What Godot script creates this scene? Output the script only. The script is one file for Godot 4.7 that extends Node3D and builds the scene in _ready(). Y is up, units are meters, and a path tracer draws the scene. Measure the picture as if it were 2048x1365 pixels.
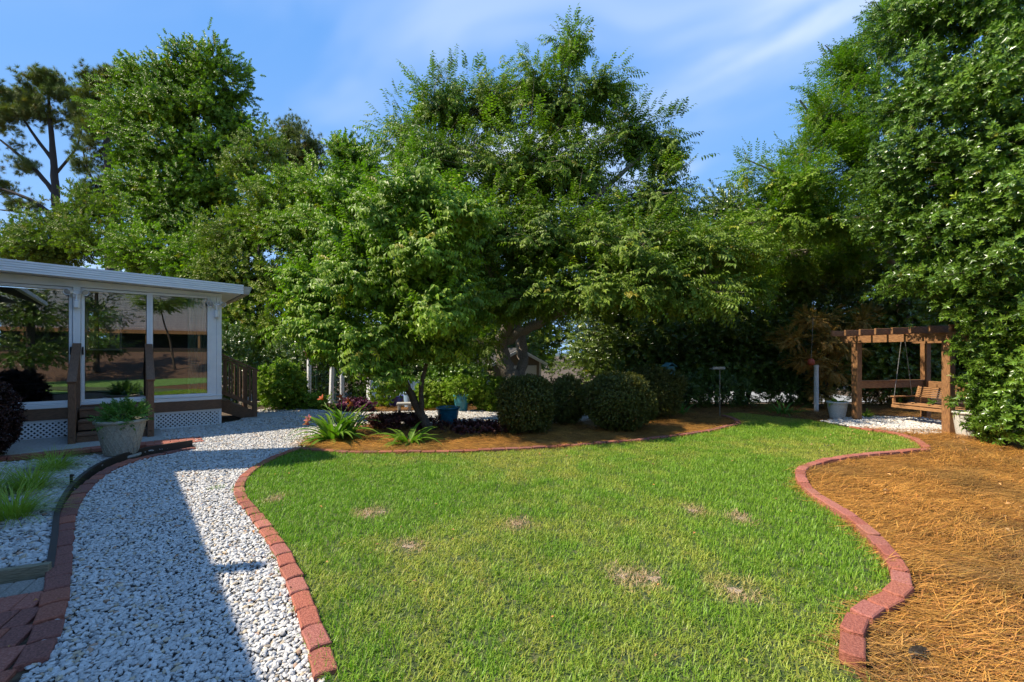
extends Node3D

# Back garden with a sunroom, gravel path, lawn and mulch beds under trees.
# Ground plan points are Vector2(x, d): d metres in front of the camera, so z = -d.

var rng := RandomNumberGenerator.new()
var names := {}
var M := {}
var gnoise := FastNoiseLite.new()
var cnoise := FastNoiseLite.new()


class MB:
	var v := PackedVector3Array()
	var n := PackedVector3Array()
	var c := PackedColorArray()
	var ix := PackedInt32Array()
	var col := Color.WHITE

	func tri(a: Vector3, b: Vector3, d: Vector3) -> void:
		var k := v.size()
		var nn := (b - a).cross(d - a).normalized()
		v.append(a); v.append(b); v.append(d)
		for i in 3:
			n.append(nn)
			c.append(col)
		ix.append(k); ix.append(k + 2); ix.append(k + 1)

	func quad(a: Vector3, b: Vector3, d: Vector3, e: Vector3) -> void:
		tri(a, b, d)
		tri(a, d, e)

	func tout(a: Vector3, b: Vector3, d: Vector3, ce := Vector3.ZERO) -> void:
		if (b - a).cross(d - a).dot((a + b + d) / 3.0 - ce) < 0.0:
			tri(a, d, b)
		else:
			tri(a, b, d)

	func hex(p: Array) -> void:
		# eight corners: 0-3 the bottom ring, 4-7 the top ring above them
		var ce := Vector3.ZERO
		for q in p: ce += q / 8.0
		qout(p[0], p[1], p[2], p[3], ce)
		qout(p[4], p[5], p[6], p[7], ce)
		for i in 4:
			qout(p[i], p[(i + 1) % 4], p[(i + 1) % 4 + 4], p[i + 4], ce)

	func qout(a: Vector3, b: Vector3, d: Vector3, e: Vector3, ce: Vector3) -> void:
		if (b - a).cross(d - a).dot((a + b + d + e) * 0.25 - ce) < 0.0:
			quad(a, e, d, b)
		else:
			quad(a, b, d, e)

	func box(ce: Vector3, s: Vector3, ch := 0.0, b := Basis(), jit := 0.0, r: RandomNumberGenerator = null) -> void:
		var h := s * 0.5
		var p := {}
		for sx in [-1, 1]:
			for sy in [-1, 1]:
				for sz in [-1, 1]:
					var j := Vector3.ZERO
					if r:
						j = Vector3(r.randf_range(-jit, jit), r.randf_range(-jit, jit), r.randf_range(-jit, jit))
					var key := Vector3i(sx, sy, sz)
					var sg := Vector3(sx, sy, sz)
					p[key] = [
						ce + b * (sg * Vector3(h.x, h.y - ch, h.z - ch) + j),
						ce + b * (sg * Vector3(h.x - ch, h.y, h.z - ch) + j),
						ce + b * (sg * Vector3(h.x - ch, h.y - ch, h.z) + j)]
		var ring := [[-1, -1], [1, -1], [1, 1], [-1, 1]]
		for ax in 3:
			for s1 in [-1, 1]:
				var q := []
				for e in ring:
					var kk := Vector3i(s1, e[0], e[1]) if ax == 0 else (Vector3i(e[0], s1, e[1]) if ax == 1 else Vector3i(e[0], e[1], s1))
					q.append(p[kk][ax])
				qout(q[0], q[1], q[2], q[3], ce)
		if ch <= 0.0:
			return
		for ax in 3:
			var a1 := (ax + 1) % 3
			var a2 := (ax + 2) % 3
			for s1 in [-1, 1]:
				for s2 in [-1, 1]:
					var k0 := Vector3i.ZERO
					k0[ax] = -1; k0[a1] = s1; k0[a2] = s2
					var k1 := k0
					k1[ax] = 1
					qout(p[k0][a1], p[k1][a1], p[k1][a2], p[k0][a2], ce)
		for key in p:
			var a: Vector3 = p[key][0]
			var bb: Vector3 = p[key][1]
			var d: Vector3 = p[key][2]
			if (bb - a).cross(d - a).dot(a - ce) < 0.0:
				tri(a, d, bb)
			else:
				tri(a, bb, d)

	func tube(pts: Array, rad: Array, sides := 8, cap := true) -> void:
		var base := v.size()
		var m := pts.size()
		var t0: Vector3 = (pts[1] - pts[0]).normalized()
		var u := t0.cross(Vector3(0.31, 0.2, 0.93)).normalized()
		for i in m:
			var t: Vector3 = (pts[mini(i + 1, m - 1)] - pts[maxi(i - 1, 0)]).normalized()
			u = (u - t * u.dot(t)).normalized()
			var w := t.cross(u)
			for j in sides:
				var a := TAU * j / sides
				var o := u * cos(a) + w * sin(a)
				v.append(pts[i] + o * rad[i])
				n.append(o)
				c.append(col)
		for i in m - 1:
			for j in sides:
				var a := base + i * sides + j
				var b := base + i * sides + (j + 1) % sides
				var d := b + sides
				var e := a + sides
				ix.append(a); ix.append(d); ix.append(b)
				ix.append(a); ix.append(e); ix.append(d)
		if cap:
			for j in range(1, sides - 1):
				tri(v[base], v[base + j + 1], v[base + j])
				var q := base + (m - 1) * sides
				tri(v[q], v[q + j], v[q + j + 1])

	func lathe(prof: Array, seg: int, o := Vector3.ZERO) -> void:
		var base := v.size()
		var m := prof.size()
		for i in m:
			var dv: Vector2 = prof[mini(i + 1, m - 1)] - prof[maxi(i - 1, 0)]
			var nn := Vector2(dv.y, -dv.x).normalized()
			for j in seg:
				var a := TAU * j / seg
				v.append(o + Vector3(prof[i].x * cos(a), prof[i].y, prof[i].x * sin(a)))
				n.append(Vector3(nn.x * cos(a), nn.y, nn.x * sin(a)))
				c.append(col)
		for i in m - 1:
			for j in seg:
				var a := base + i * seg + j
				var b := base + i * seg + (j + 1) % seg
				var d := b + seg
				var e := a + seg
				ix.append(a); ix.append(b); ix.append(d)
				ix.append(a); ix.append(d); ix.append(e)

	# a curved strip: root, heading, length, width, rise at the root (radians), bend along it
	func blade(o: Vector3, az: float, ln: float, wd: float, rise: float, bend: float, segs: int, fold := 0.0, shape := 0.0) -> void:
		var p := o
		var side := Vector3(-sin(az), 0, cos(az))
		var pl := p - side * wd * 0.5
		var pr := p + side * wd * 0.5
		var pm := p
		var an := rise
		for i in segs:
			var dirv := Vector3(cos(az) * cos(an), sin(an), sin(az) * cos(an))
			p += dirv * ln / segs
			an -= bend / segs
			var f := float(i + 1) / segs
			var w := wd * (1.0 - f * f) if shape == 0.0 else wd * pow(sin(PI * (0.2 + 0.8 * f)), 0.8)
			if i == segs - 1:
				if fold > 0.0:
					tri(pl, pm, p); tri(pm, pr, p)
				else:
					tri(pl, pr, p)
			else:
				var ql := p - side * w * 0.5
				var qr := p + side * w * 0.5
				if fold > 0.0:
					var up := Vector3(-cos(az) * sin(an), cos(an), -sin(az) * sin(an)) * w * fold
					ql += up
					qr += up
					quad(pl, pm, p, ql)
					quad(pm, pr, qr, p)
				else:
					quad(pl, pr, qr, ql)
				pl = ql
				pr = qr
				pm = p

	func mesh() -> ArrayMesh:
		var a := []
		a.resize(Mesh.ARRAY_MAX)
		a[Mesh.ARRAY_VERTEX] = v
		a[Mesh.ARRAY_NORMAL] = n
		a[Mesh.ARRAY_COLOR] = c
		a[Mesh.ARRAY_INDEX] = ix
		var m := ArrayMesh.new()
		m.add_surface_from_arrays(Mesh.PRIMITIVE_TRIANGLES, a)
		return m


# ---------------------------------------------------------------- scene tree helpers
func numbered(s: String) -> String:
	var k: int = names.get(s, 0)
	names[s] = k + 1
	return s if k == 0 else "%s_%03d" % [s, k]


func tag(o: Node, label := "", category := "", group := "", kind := "") -> Node:
	if label: o.set_meta("label", label)
	if category: o.set_meta("category", category)
	if group: o.set_meta("group", group)
	if kind: o.set_meta("kind", kind)
	return o


func thing(called: String, label: String, category: String, at := Vector3.ZERO, turn := 0.0, group := "") -> Node3D:
	var o := Node3D.new()
	o.name = numbered(called)
	add_child(o)
	o.position = at
	o.rotation.y = turn
	tag(o, label, category, group)
	return o


func part(called: String, mesh: Mesh, mat: Material, parent: Node) -> MeshInstance3D:
	var o := MeshInstance3D.new()
	o.mesh = mesh
	o.material_override = mat
	o.name = numbered(called) if parent == self else called
	parent.add_child(o, true)
	return o


func struct(called: String, mesh: Mesh, mat: Material) -> MeshInstance3D:
	var o := part(called, mesh, mat, self)
	o.set_meta("kind", "structure")
	return o


func copy(o: Node3D, at: Vector3, turn: float, label: String, group := "") -> Node3D:
	var r: Node3D = o.duplicate()
	var base := String(o.name)
	if base.right(4).begins_with("_"):
		base = base.left(-4)
	r.name = numbered(base)
	add_child(r)
	r.position = at
	r.rotation.y = turn
	tag(r, label, "", group)
	return r


func many(called: String, mesh: Mesh, mat: Material, xf: Array, cols: Array, parent: Node, kind := "stuff") -> void:
	if xf.is_empty():
		return
	var mm := MultiMesh.new()
	mm.transform_format = MultiMesh.TRANSFORM_3D
	mm.use_colors = true
	mm.mesh = mesh
	mm.instance_count = xf.size()
	for i in xf.size():
		mm.set_instance_transform(i, xf[i])
		mm.set_instance_color(i, cols[i])
	var o := MultiMeshInstance3D.new()
	o.multimesh = mm
	o.material_override = mat
	o.name = numbered(called) if parent == self else called
	parent.add_child(o, true)
	o.set_meta("kind", kind)


func stuff(called: String, label: String) -> Node3D:
	var o := Node3D.new()
	o.name = numbered(called)
	add_child(o)
	tag(o, label, "", "", "stuff")
	return o


func boxm(s: Vector3, ch := 0.0) -> ArrayMesh:
	var b := MB.new()
	b.box(Vector3.ZERO, s, ch)
	return b.mesh()


# a box part placed by its centre
func bx(called: String, ce: Vector3, s: Vector3, mat: Material, parent: Node, ch := 0.004) -> MeshInstance3D:
	var o := part(called, boxm(s, minf(ch, minf(s.x, minf(s.y, s.z)) * 0.3)), mat, parent)
	o.position = ce
	return o


# a beam from a to b whose own x axis runs along it (so wood grain follows it); w is across (level), h is up
func beam(called: String, a: Vector3, b: Vector3, w: float, h: float, mat: Material, parent: Node, ch := 0.004, upv := Vector3.UP) -> MeshInstance3D:
	var x := (b - a).normalized()
	if absf(x.dot(upv)) > 0.95:
		upv = Vector3(0, 0, 1)
	var z := x.cross(upv).normalized()
	var y := z.cross(x)
	var o := part(called, boxm(Vector3(a.distance_to(b), h, w), minf(ch, minf(w, h) * 0.3)), mat, parent)
	o.transform = Transform3D(Basis(x, y, z), (a + b) * 0.5)
	return o


# ---------------------------------------------------------------- materials
func srgb(r: float, g: float, b: float) -> Color:
	return Color(r, g, b).linear_to_srgb()


func noise(freq: float, octaves := 4, seed_ := 1) -> FastNoiseLite:
	var f := FastNoiseLite.new()
	f.noise_type = FastNoiseLite.TYPE_SIMPLEX_SMOOTH
	f.frequency = freq
	f.fractal_octaves = octaves
	f.seed = seed_
	return f


func ntex(freq: float, ramp: Array, octaves := 4, seed_ := 1, size := 512) -> NoiseTexture2D:
	var t := NoiseTexture2D.new()
	t.width = size
	t.height = size
	t.seamless = true
	t.noise = noise(freq, octaves, seed_)
	if ramp.size():
		var g := Gradient.new()
		var off := PackedFloat32Array()
		var cs := PackedColorArray()
		for i in ramp.size():
			off.append(0.18 + 0.64 * i / maxf(1.0, ramp.size() - 1.0))
			cs.append(ramp[i])
		g.offsets = off
		g.colors = cs
		t.color_ramp = g
	return t


# colours are linear base colours; scale = repeats per metre along x, y, z
func nmat(called: String, ramp: Array, rough: float, scale: Vector3, freq := 0.012, bump := 0.0, world := false, spec := 0.5) -> StandardMaterial3D:
	var m := StandardMaterial3D.new()
	m.resource_name = called
	var cs := []
	for c in ramp:
		cs.append(c.linear_to_srgb())
	m.albedo_texture = ntex(freq, cs, 5, 1 + M.size())
	m.uv1_triplanar = true
	m.uv1_world_triplanar = world
	m.uv1_scale = scale
	m.roughness = rough
	m.metallic_specular = spec
	m.vertex_color_use_as_albedo = true
	if bump > 0.0:
		m.heightmap_enabled = true
		m.heightmap_texture = ntex(freq * 1.6, [], 5, 50 + M.size())
		m.heightmap_scale = bump
	M[called] = m
	return m


func pmat(called: String, c: Color, rough: float, metal := 0.0, spec := 0.5) -> StandardMaterial3D:
	var m := StandardMaterial3D.new()
	m.resource_name = called
	m.albedo_color = c.linear_to_srgb()
	m.roughness = rough
	m.metallic = metal
	m.metallic_specular = spec
	m.vertex_color_use_as_albedo = true
	M[called] = m
	return m


func leafmat(called: String, c: Color, rough: float, through: float, spec := 0.5) -> StandardMaterial3D:
	var m := pmat(called, c, rough, 0.0, spec)
	m.backlight_enabled = true
	m.backlight = srgb(through * 1.3, through * 2.0, through * 0.45)
	return m


# ---------------------------------------------------------------- plan helpers
func smooth(pts: Array, step := 0.08) -> Array:
	var out := []
	for i in pts.size() - 1:
		var p0: Vector2 = pts[maxi(i - 1, 0)]
		var p1: Vector2 = pts[i]
		var p2: Vector2 = pts[i + 1]
		var p3: Vector2 = pts[mini(i + 2, pts.size() - 1)]
		var k := maxi(1, int(p1.distance_to(p2) / step))
		for j in k:
			out.append(p1.cubic_interpolate(p2, p0, p3, float(j) / k))
	out.append(pts[-1])
	return out


func smooth3(pts: Array, rad: Array, per := 4) -> Array:
	var op := []
	var orad := []
	for i in pts.size() - 1:
		for j in per:
			var t := float(j) / per
			op.append(pts[i].cubic_interpolate(pts[i + 1], pts[maxi(i - 1, 0)], pts[mini(i + 2, pts.size() - 1)], t))
			orad.append(lerpf(rad[i], rad[i + 1], t))
	op.append(pts[-1])
	orad.append(rad[-1])
	return [op, orad]


func gy(x: float, d: float) -> float:
	return -0.8 * smoothstep(13.0, 19.0, d)


func sheet(poly: PackedVector2Array, y: float) -> ArrayMesh:
	var b := MB.new()
	var t := Geometry2D.triangulate_polygon(poly)
	if t.is_empty():
		for i in poly.size():
			for j in range(i + 2, poly.size()):
				if i == 0 and j == poly.size() - 1: continue
				var hit = Geometry2D.segment_intersects_segment(poly[i], poly[(i + 1) % poly.size()], poly[j], poly[(j + 1) % poly.size()])
				if hit != null: print("cross ", i, " ", j, " ", hit, " ", poly[i], poly[j], " of ", poly.size())
	for i in range(0, t.size(), 3):
		var q := []
		for k in 3:
			q.append(Vector3(poly[t[i + k]].x, y, -poly[t[i + k]].y))
		if (q[1] - q[0]).cross(q[2] - q[0]).y < 0.0:
			b.tri(q[0], q[2], q[1])
		else:
			b.tri(q[0], q[1], q[2])
	return b.mesh()


func scatter(poly: PackedVector2Array, step: float, far_step := 0.0) -> Array:
	var lo := poly[0]
	var hi := poly[0]
	for p in poly:
		lo = lo.min(p)
		hi = hi.max(p)
	var out := []
	var d := lo.y
	while d < hi.y:
		var s := step
		if far_step > 0.0:
			s = lerpf(step, far_step, clampf((d - 2.0) / 8.0, 0.0, 1.0))
		var x := lo.x
		while x < hi.x:
			var p := Vector2(x + rng.randf_range(-0.5, 0.5) * s, d + rng.randf_range(-0.5, 0.5) * s)
			if p.y > 1.2 and absf(p.x) < p.y * 1.22 + 0.4 and Geometry2D.is_point_in_polygon(p, poly):
				out.append(p)
			x += s
		d += s
	return out


func rdir() -> Vector3:
	var z := rng.randf_range(-1, 1)
	var a := rng.randf() * TAU
	var r := sqrt(1 - z * z)
	return Vector3(r * cos(a), z, r * sin(a))


func grey(lo: float, hi: float) -> Color:
	var g := rng.randf_range(lo, hi)
	return Color(g, g, g)


# ---------------------------------------------------------------- foliage
# one leaf from base o along dir, up = leaf normal
func leaf(b: MB, o: Vector3, dirv: Vector3, up: Vector3, ln: float, wd: float, fold: float, droop: float) -> void:
	var s := dirv.cross(up).normalized()
	var mid := o + dirv * ln * 0.45
	var tip := o + dirv * ln * cos(droop) - up * ln * sin(droop) * 0.6
	var l := mid - s * wd * 0.5 + up * wd * fold
	var r := mid + s * wd * 0.5 + up * wd * fold
	b.tri(o, mid, l); b.tri(l, mid, tip)
	b.tri(o, r, mid); b.tri(mid, r, tip)


# kinds: "alt" leaves left and right of the twig, "all" leaves round it, "tuft" needles from its end
func sprig(kind: String, count: int, ln: float, wd: float, stem: float, hang: float, variety := 0.25) -> ArrayMesh:
	var b := MB.new()
	b.col = Color(0.55, 0.45, 0.35)
	b.quad(Vector3(-0.002, 0, 0), Vector3(0.002, 0, 0), Vector3(0.001, stem, 0), Vector3(-0.001, stem, 0))
	for i in count:
		var f := (i + 0.7) / count
		var g := rng.randf_range(1.0 - variety, 1.0 + variety)
		b.col = Color(g * rng.randf_range(0.9, 1.15), g, g * rng.randf_range(0.8, 1.1))
		var l := ln * rng.randf_range(0.7, 1.1)
		if kind == "alt":
			var sd := 1.0 if i % 2 else -1.0
			var an := rng.randf_range(0.7, 1.25)
			if i == count - 1: an = rng.randf_range(-0.3, 0.3)
			var dv := Vector3(sd * sin(an), cos(an), rng.randf_range(-0.3, 0.3) - hang).normalized()
			var up := (Vector3(rng.randf_range(-0.4, 0.4), rng.randf_range(-0.2, 0.4) + hang * 0.4, 1.0)).normalized()
			up = (up - dv * up.dot(dv)).normalized()
			leaf(b, Vector3(0, stem * f, 0), dv, up, l, wd * rng.randf_range(0.8, 1.1), 0.22, rng.randf_range(0.1, 0.5))
		elif kind == "all":
			var a := i * 2.4 + rng.randf() * 0.8
			var op := rng.randf_range(0.6, 1.25)
			var dv := Vector3(cos(a) * sin(op), cos(op), sin(a) * sin(op)).normalized()
			var up := (Vector3.UP - dv * dv.y).normalized()
			leaf(b, Vector3(0, stem * lerpf(0.25, 1.0, f), 0), dv, up, l, wd * rng.randf_range(0.8, 1.1), 0.18, rng.randf_range(-0.1, 0.35))
		else:
			var a := rng.randf() * TAU
			var op := acos(rng.randf_range(-0.35, 1.0))
			var dv := Vector3(cos(a) * sin(op), cos(op), sin(a) * sin(op))
			var s := dv.cross(Vector3(0.3, 0.5, 0.8)).normalized() * wd
			var o := Vector3(0, stem * rng.randf_range(0.4, 1.0), 0)
			b.tri(o - s, o + s, o + dv * l)
	return b.mesh()


func sprigs(kind: String, count: int, ln: float, wd: float, stem: float, hang := 0.0, variety := 0.25, k := 3) -> Array:
	var out := []
	for i in k:
		out.append(sprig(kind, count, ln, wd, stem, hang, variety))
	return out


# skel: polylines of [point, radius], the trunk first; lobes: [centre, radii, boughs]
# sp: mesh (sprigs), mat, bark, size [lo, hi], per (sprigs a bough), t0, spread, droop, tint [dark, light], gap
func tree(called: String, label: String, category: String, group: String, skel: Array, lobes: Array, sp: Dictionary) -> Node3D:
	rng.seed = hash(label)
	var base: Vector3 = skel[0][0][0]
	var o := thing(called, label, category, base, 0.0, group)
	var pts := []
	for k in skel.size():
		var pp := []
		var rr := []
		for q in skel[k]:
			pp.append(q[0] - base)
			rr.append(q[1])
		var s := smooth3(pp, rr, 5)
		for i in s[0].size():
			var w: float = s[1][i]
			if i > 0 and i < s[0].size() - 1:
				s[0][i] += rdir() * w * 0.22
			s[1][i] = w * rng.randf_range(0.94, 1.08)
			pts.append(s[0][i])
		if k == 0 and s[0].size() > 2:
			s[1][0] *= 1.35
		var b := MB.new()
		b.tube(s[0], s[1], 10 if s[1][0] > 0.05 else 6)
		part("trunk" if k == 0 else "limb", b.mesh(), sp.bark, o)
	var xf := []
	var cols := []
	for m in sp.mesh:
		xf.append([])
		cols.append([])
	var tw := MB.new()
	var per: int = sp.per
	var t0: float = sp.get("t0", 0.35)
	var spread: float = sp.get("spread", 0.2)
	var droop: float = sp.get("droop", 0.2)
	var gap: float = sp.get("gap", -0.25)
	var gs: float = sp.get("gap_scale", 1.0)
	var tint: Array = sp.tint
	var lobe_k := 0
	var dense: float = sp.get("dense", 1.0)
	var swell: float = sp.get("swell", 1.0)
	for lb in lobes:
		lobe_k += 1
		var ce: Vector3 = lb[0] - base
		var r: Vector3 = lb[1] * swell
		var att := Vector3.ZERO
		var best := 1e9
		for p in pts:
			var dd: float = p.distance_to(ce) + maxf(0.0, p.y - ce.y) * 1.5
			if dd < best:
				best = dd
				att = p
		if best > 0.5 and best < 2.0:
			var mid := att.lerp(ce, 0.5) + Vector3(0, -0.08 * best, 0) + rdir() * 0.06 * best
			var ra := clampf(0.008 * best + 0.012, 0.012, 0.045)
			tw.tube([att, att.lerp(mid, 0.6), mid, mid.lerp(ce, 0.6), ce], [ra, ra * 0.9, ra * 0.75, ra * 0.55, ra * 0.3], 5, false)
		for k in int(lb[2] * dense):
			var dv := rdir()
			if dv.y < -0.5: dv.y *= 0.5
			var reach := pow(rng.randf(), 0.45) * (1.0 + 0.55 * cnoise.get_noise_3dv((dv + Vector3(lobe_k, 0, 0)) * 40.0))
			if rng.randf() < 0.08: reach *= 1.25
			var q := ce + dv * r * reach
			var start: Vector3 = ce + ((att - ce) * 0.45).limit_length(r.length() * 0.45)
			var ctrl: Vector3 = start.lerp(ce, 0.6) + rdir() * r * 0.25
			var lnb := start.distance_to(q)
			var bp := []
			var br := []
			for j in 5:
				var t := j / 4.0
				bp.append(start.bezier_interpolate(ctrl, q.lerp(ctrl, 0.3), q, t))
				br.append(lerpf(clampf(lnb * 0.008, 0.004, 0.03), 0.002, t))
			if sp.get("twigs", true):
				tw.tube(bp, br, 3, false)
			for j in per:
				var t := lerpf(t0, 1.0, pow((j + rng.randf()) / per, 0.6))
				var p := start.bezier_interpolate(ctrl, q.lerp(ctrl, 0.3), q, t)
				p += rdir() * spread * rng.randf_range(0.2, 1.0) + rdir() * r * (0.05 + 0.2 * rng.randf() * (1.15 - t))
				if gnoise.get_noise_3dv((p + base) * gs) < gap:
					continue
				var out := (p - ce) / r
				var y := ((q - start).normalized() * 0.6 + out.limit_length(1.0) * 0.7 + rdir() * 0.6 - Vector3(0, droop, 0)).normalized()
				var z := (Vector3.UP + rdir() * 0.45 + out * 0.25).normalized()
				var x := y.cross(z).normalized()
				z = x.cross(y)
				var s := rng.randf_range(sp.size[0], sp.size[1])
				var m := rng.randi() % xf.size()
				xf[m].append(Transform3D(Basis(x * s, y * s, z * s), p))
				var u := clampf(rng.randf() * 0.7 + 0.3 + 0.6 * cnoise.get_noise_3dv((p + base) * 12.0), 0.0, 1.0)
				var tc: Color = tint[0].lerp(tint[1], u)
				var odd := rng.randf()
				if odd < 0.012: tc = Color(tc.r * 2.0, tc.g * 1.5, tc.b * 0.9)
				elif odd < 0.03: tc = Color(tc.r * 1.5, tc.g * 0.9, tc.b * 0.8)
				elif odd < 0.2: tc = Color(tc.r * 1.18, tc.g * 1.12, tc.b)
				cols[m].append(tc)
	if tw.v.size():
		part("branches", tw.mesh(), sp.bark, o).set_meta("kind", "stuff")
	for m in xf.size():
		many("foliage", sp.mesh[m], sp.mat, xf[m], cols[m], o)
	return o


# a clipped or natural shrub: leaf sprays over nested shells of an ellipsoid-like body
func shrub(called: String, label: String, category: String, group: String, at: Vector3, r: Vector3, count: int, sp: Dictionary, power := 2.6, stems := 6) -> Node3D:
	rng.seed = hash(label)
	var o := thing(called, label, category, at, 0.0, group)
	var ce := Vector3(0, r.y * 1.02 + sp.get("lift", 0.0), 0)
	for k in stems:
		var a := TAU * k / stems + rng.randf()
		var b := MB.new()
		var e := Vector3(cos(a) * r.x * 0.55, ce.y * 1.15, sin(a) * r.z * 0.55)
		b.tube([Vector3(cos(a), 0, sin(a)) * r.x * 0.12, e * 0.45 + Vector3(rng.randf_range(-0.03, 0.03), 0, 0), e], [0.016, 0.012, 0.005], 5)
		part("stem", b.mesh(), sp.bark, o)
	var xf := []
	var cols := []
	for m in sp.mesh:
		xf.append([])
		cols.append([])
	for k in count:
		var dv := rdir()
		var pn := pow(pow(absf(dv.x), power) + pow(absf(dv.y), power) + pow(absf(dv.z), power), -1.0 / power)
		var sh := 1.0 - pow(rng.randf(), 2.2) * 0.5
		var wob: float = 1.0 + sp.get("wobble", 0.05) * 2.0 * cnoise.get_noise_3dv(dv * 45.0 + at * 20.0)
		var p: Vector3 = ce + dv * pn * r * sh * wob
		if p.y < 0.03:
			continue
		if gnoise.get_noise_3dv((p + at) * 2.5) < sp.get("gap", -0.9):
			continue
		var y := (dv / r * r.x + rdir() * 0.7 + Vector3(0, sp.get("up", 0.15), 0)).normalized()
		var z := (Vector3.UP + rdir() * 0.6).normalized()
		var x := y.cross(z).normalized()
		z = x.cross(y)
		var s := rng.randf_range(sp.size[0], sp.size[1])
		var m := rng.randi() % xf.size()
		xf[m].append(Transform3D(Basis(x * s, y * s, z * s), p))
		cols[m].append(sp.tint[0].lerp(sp.tint[1], rng.randf()))
	for m in xf.size():
		many("foliage", sp.mesh[m], sp.mat, xf[m], cols[m], o)
	return o


# a clump of arching strap leaves; each leaf a part when big enough to pick out, else one joined part
func clump(called: String, label: String, category: String, at: Vector3, count: int, ln: float, wd: float, mat: Material, each := false, rise := [0.5, 1.4], bend := 1.2, root := 0.06, fold := 0.0, segs := 5, group := "") -> Node3D:
	rng.seed = hash(label)
	var o := thing(called, label, category, at, 0.0, group)
	var b := MB.new()
	for k in count:
		if each:
			b = MB.new()
		var g := rng.randf_range(0.75, 1.2)
		b.col = Color(g * rng.randf_range(0.9, 1.2), g, g * 0.95)
		var a := TAU * k / count + rng.randf_range(-0.4, 0.4)
		b.blade(Vector3(cos(a) * root * rng.randf(), 0.0, sin(a) * root * rng.randf()), a, ln * rng.randf_range(0.65, 1.1), wd * rng.randf_range(0.8, 1.15), rng.randf_range(rise[0], rise[1]), bend * rng.randf_range(0.6, 1.3), segs, fold)
		if each:
			part("leaf", b.mesh(), mat, o)
	if not each:
		part("leaves", b.mesh(), mat, o).set_meta("kind", "stuff")
	return o


# ---------------------------------------------------------------- sky
# thin cirrus: azimuth, elevation, half length, half height (degrees), slant, strength
const WISPS := [[-22, 28.2, 5, 1.1, 0.0, 0.5], [-10, 33.5, 5.5, 1.1, 0.0, 0.42], [-18.5, 26, 4, 0.9, -0.1, 0.35], [25, 30.5, 12, 3.0, 0.22, 0.62], [28, 24.5, 11, 2.2, 0.2, 0.62], [31, 35, 9, 3, 0.2, 0.45], [26, 20.5, 8, 1.0, 0.05, 0.4],
	[-46, 23, 10, 2.2, 0.1, 0.3], [-46, 13, 8, 3.0, 0.0, 0.4], [-16, 37.5, 8, 1.2, 0.15, 0.22], [60, 28, 16, 3, 0.2, 0.6], [100, 25, 18, 3, 0.15, 0.5], [140, 38, 14, 3, 0.1, 0.5], [180, 24, 18, 2.5, 0.1, 0.55], [-140, 33, 16, 3, 0.2, 0.5], [-100, 20, 18, 2.5, 0.1, 0.5], [-75, 36, 14, 2.6, 0.2, 0.5], [40, 60, 16, 5, 0.2, 0.5], [-120, 62, 18, 5, 0.2, 0.5]]


func sky_image() -> Image:
	var w := 1024
	var h := 512
	var im := Image.create(w, h, false, Image.FORMAT_RGBF)
	var n1 := noise(0.9, 5, 11)
	var n2 := noise(0.35, 3, 12)
	for y in h:
		var el := (0.5 - (y + 0.5) / h) * PI
		var s := sin(el)
		var up := maxf(s, 0.0)
		var k := pow(1.0 - clampf(up, 0.0, 1.0), 2.6)
		var base := Vector3(0.085, 0.24, 0.57).lerp(Vector3(0.29, 0.48, 0.75), k)
		for x in w:
			var col := base
			if s > 0.0:
				var az := ((x + 0.5) / w - 0.5) * TAU
				var q := Vector2(sin(az), cos(az)) * cos(el) / (s + 0.16)
				var r := q.rotated(0.45)
				var warp := n2.get_noise_2d(r.x * 2.0, r.y * 2.0)
				var a := n1.get_noise_2d(r.x * 0.5 + warp * 0.25, r.y * 1.7 + warp * 0.45)
				var b := n2.get_noise_2d(r.x * 1.1 + 7.0, r.y * 1.6 - 3.0)
				var c := smoothstep(0.02, 0.75, a * 0.8 + b * 0.7)
				c = c * 0.34 * smoothstep(0.0, 0.12, s)
				for wi in WISPS:
					var dx := wrapf(az - deg_to_rad(wi[0]), -PI, PI) * cos(el)
					var dy: float = el - deg_to_rad(wi[1]) - dx * wi[4]
					var gw := exp(-pow(dx / deg_to_rad(wi[2]), 2.0) - pow(dy / deg_to_rad(wi[3]), 2.0))
					if gw > 0.01:
						c = c + (1.0 - c) * minf(0.9, wi[5] * 1.3) * gw * clampf(0.75 + 0.9 * n1.get_noise_2d(dx * 3.0 + wi[0], dy * 16.0 + warp), 0.0, 1.3)
				col = col.lerp(Vector3(0.62, 0.68, 0.80), c)
			else:
				col = Vector3(0.10, 0.12, 0.09)
			im.set_pixel(x, y, Color(col.x, col.y, col.z))
	return im


# ---------------------------------------------------------------- ground cover
const BARE := [Vector2(-2.362, 4.534), Vector2(-1.201, 4.139), Vector2(-1.316, 4.101), Vector2(-0.764, 3.407), Vector2(0.047, 3.851), Vector2(0.717, 2.952), Vector2(0.902, 2.92), Vector2(1.357, 2.768), Vector2(1.999, 3.99), Vector2(1.657, 4.178)]


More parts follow.
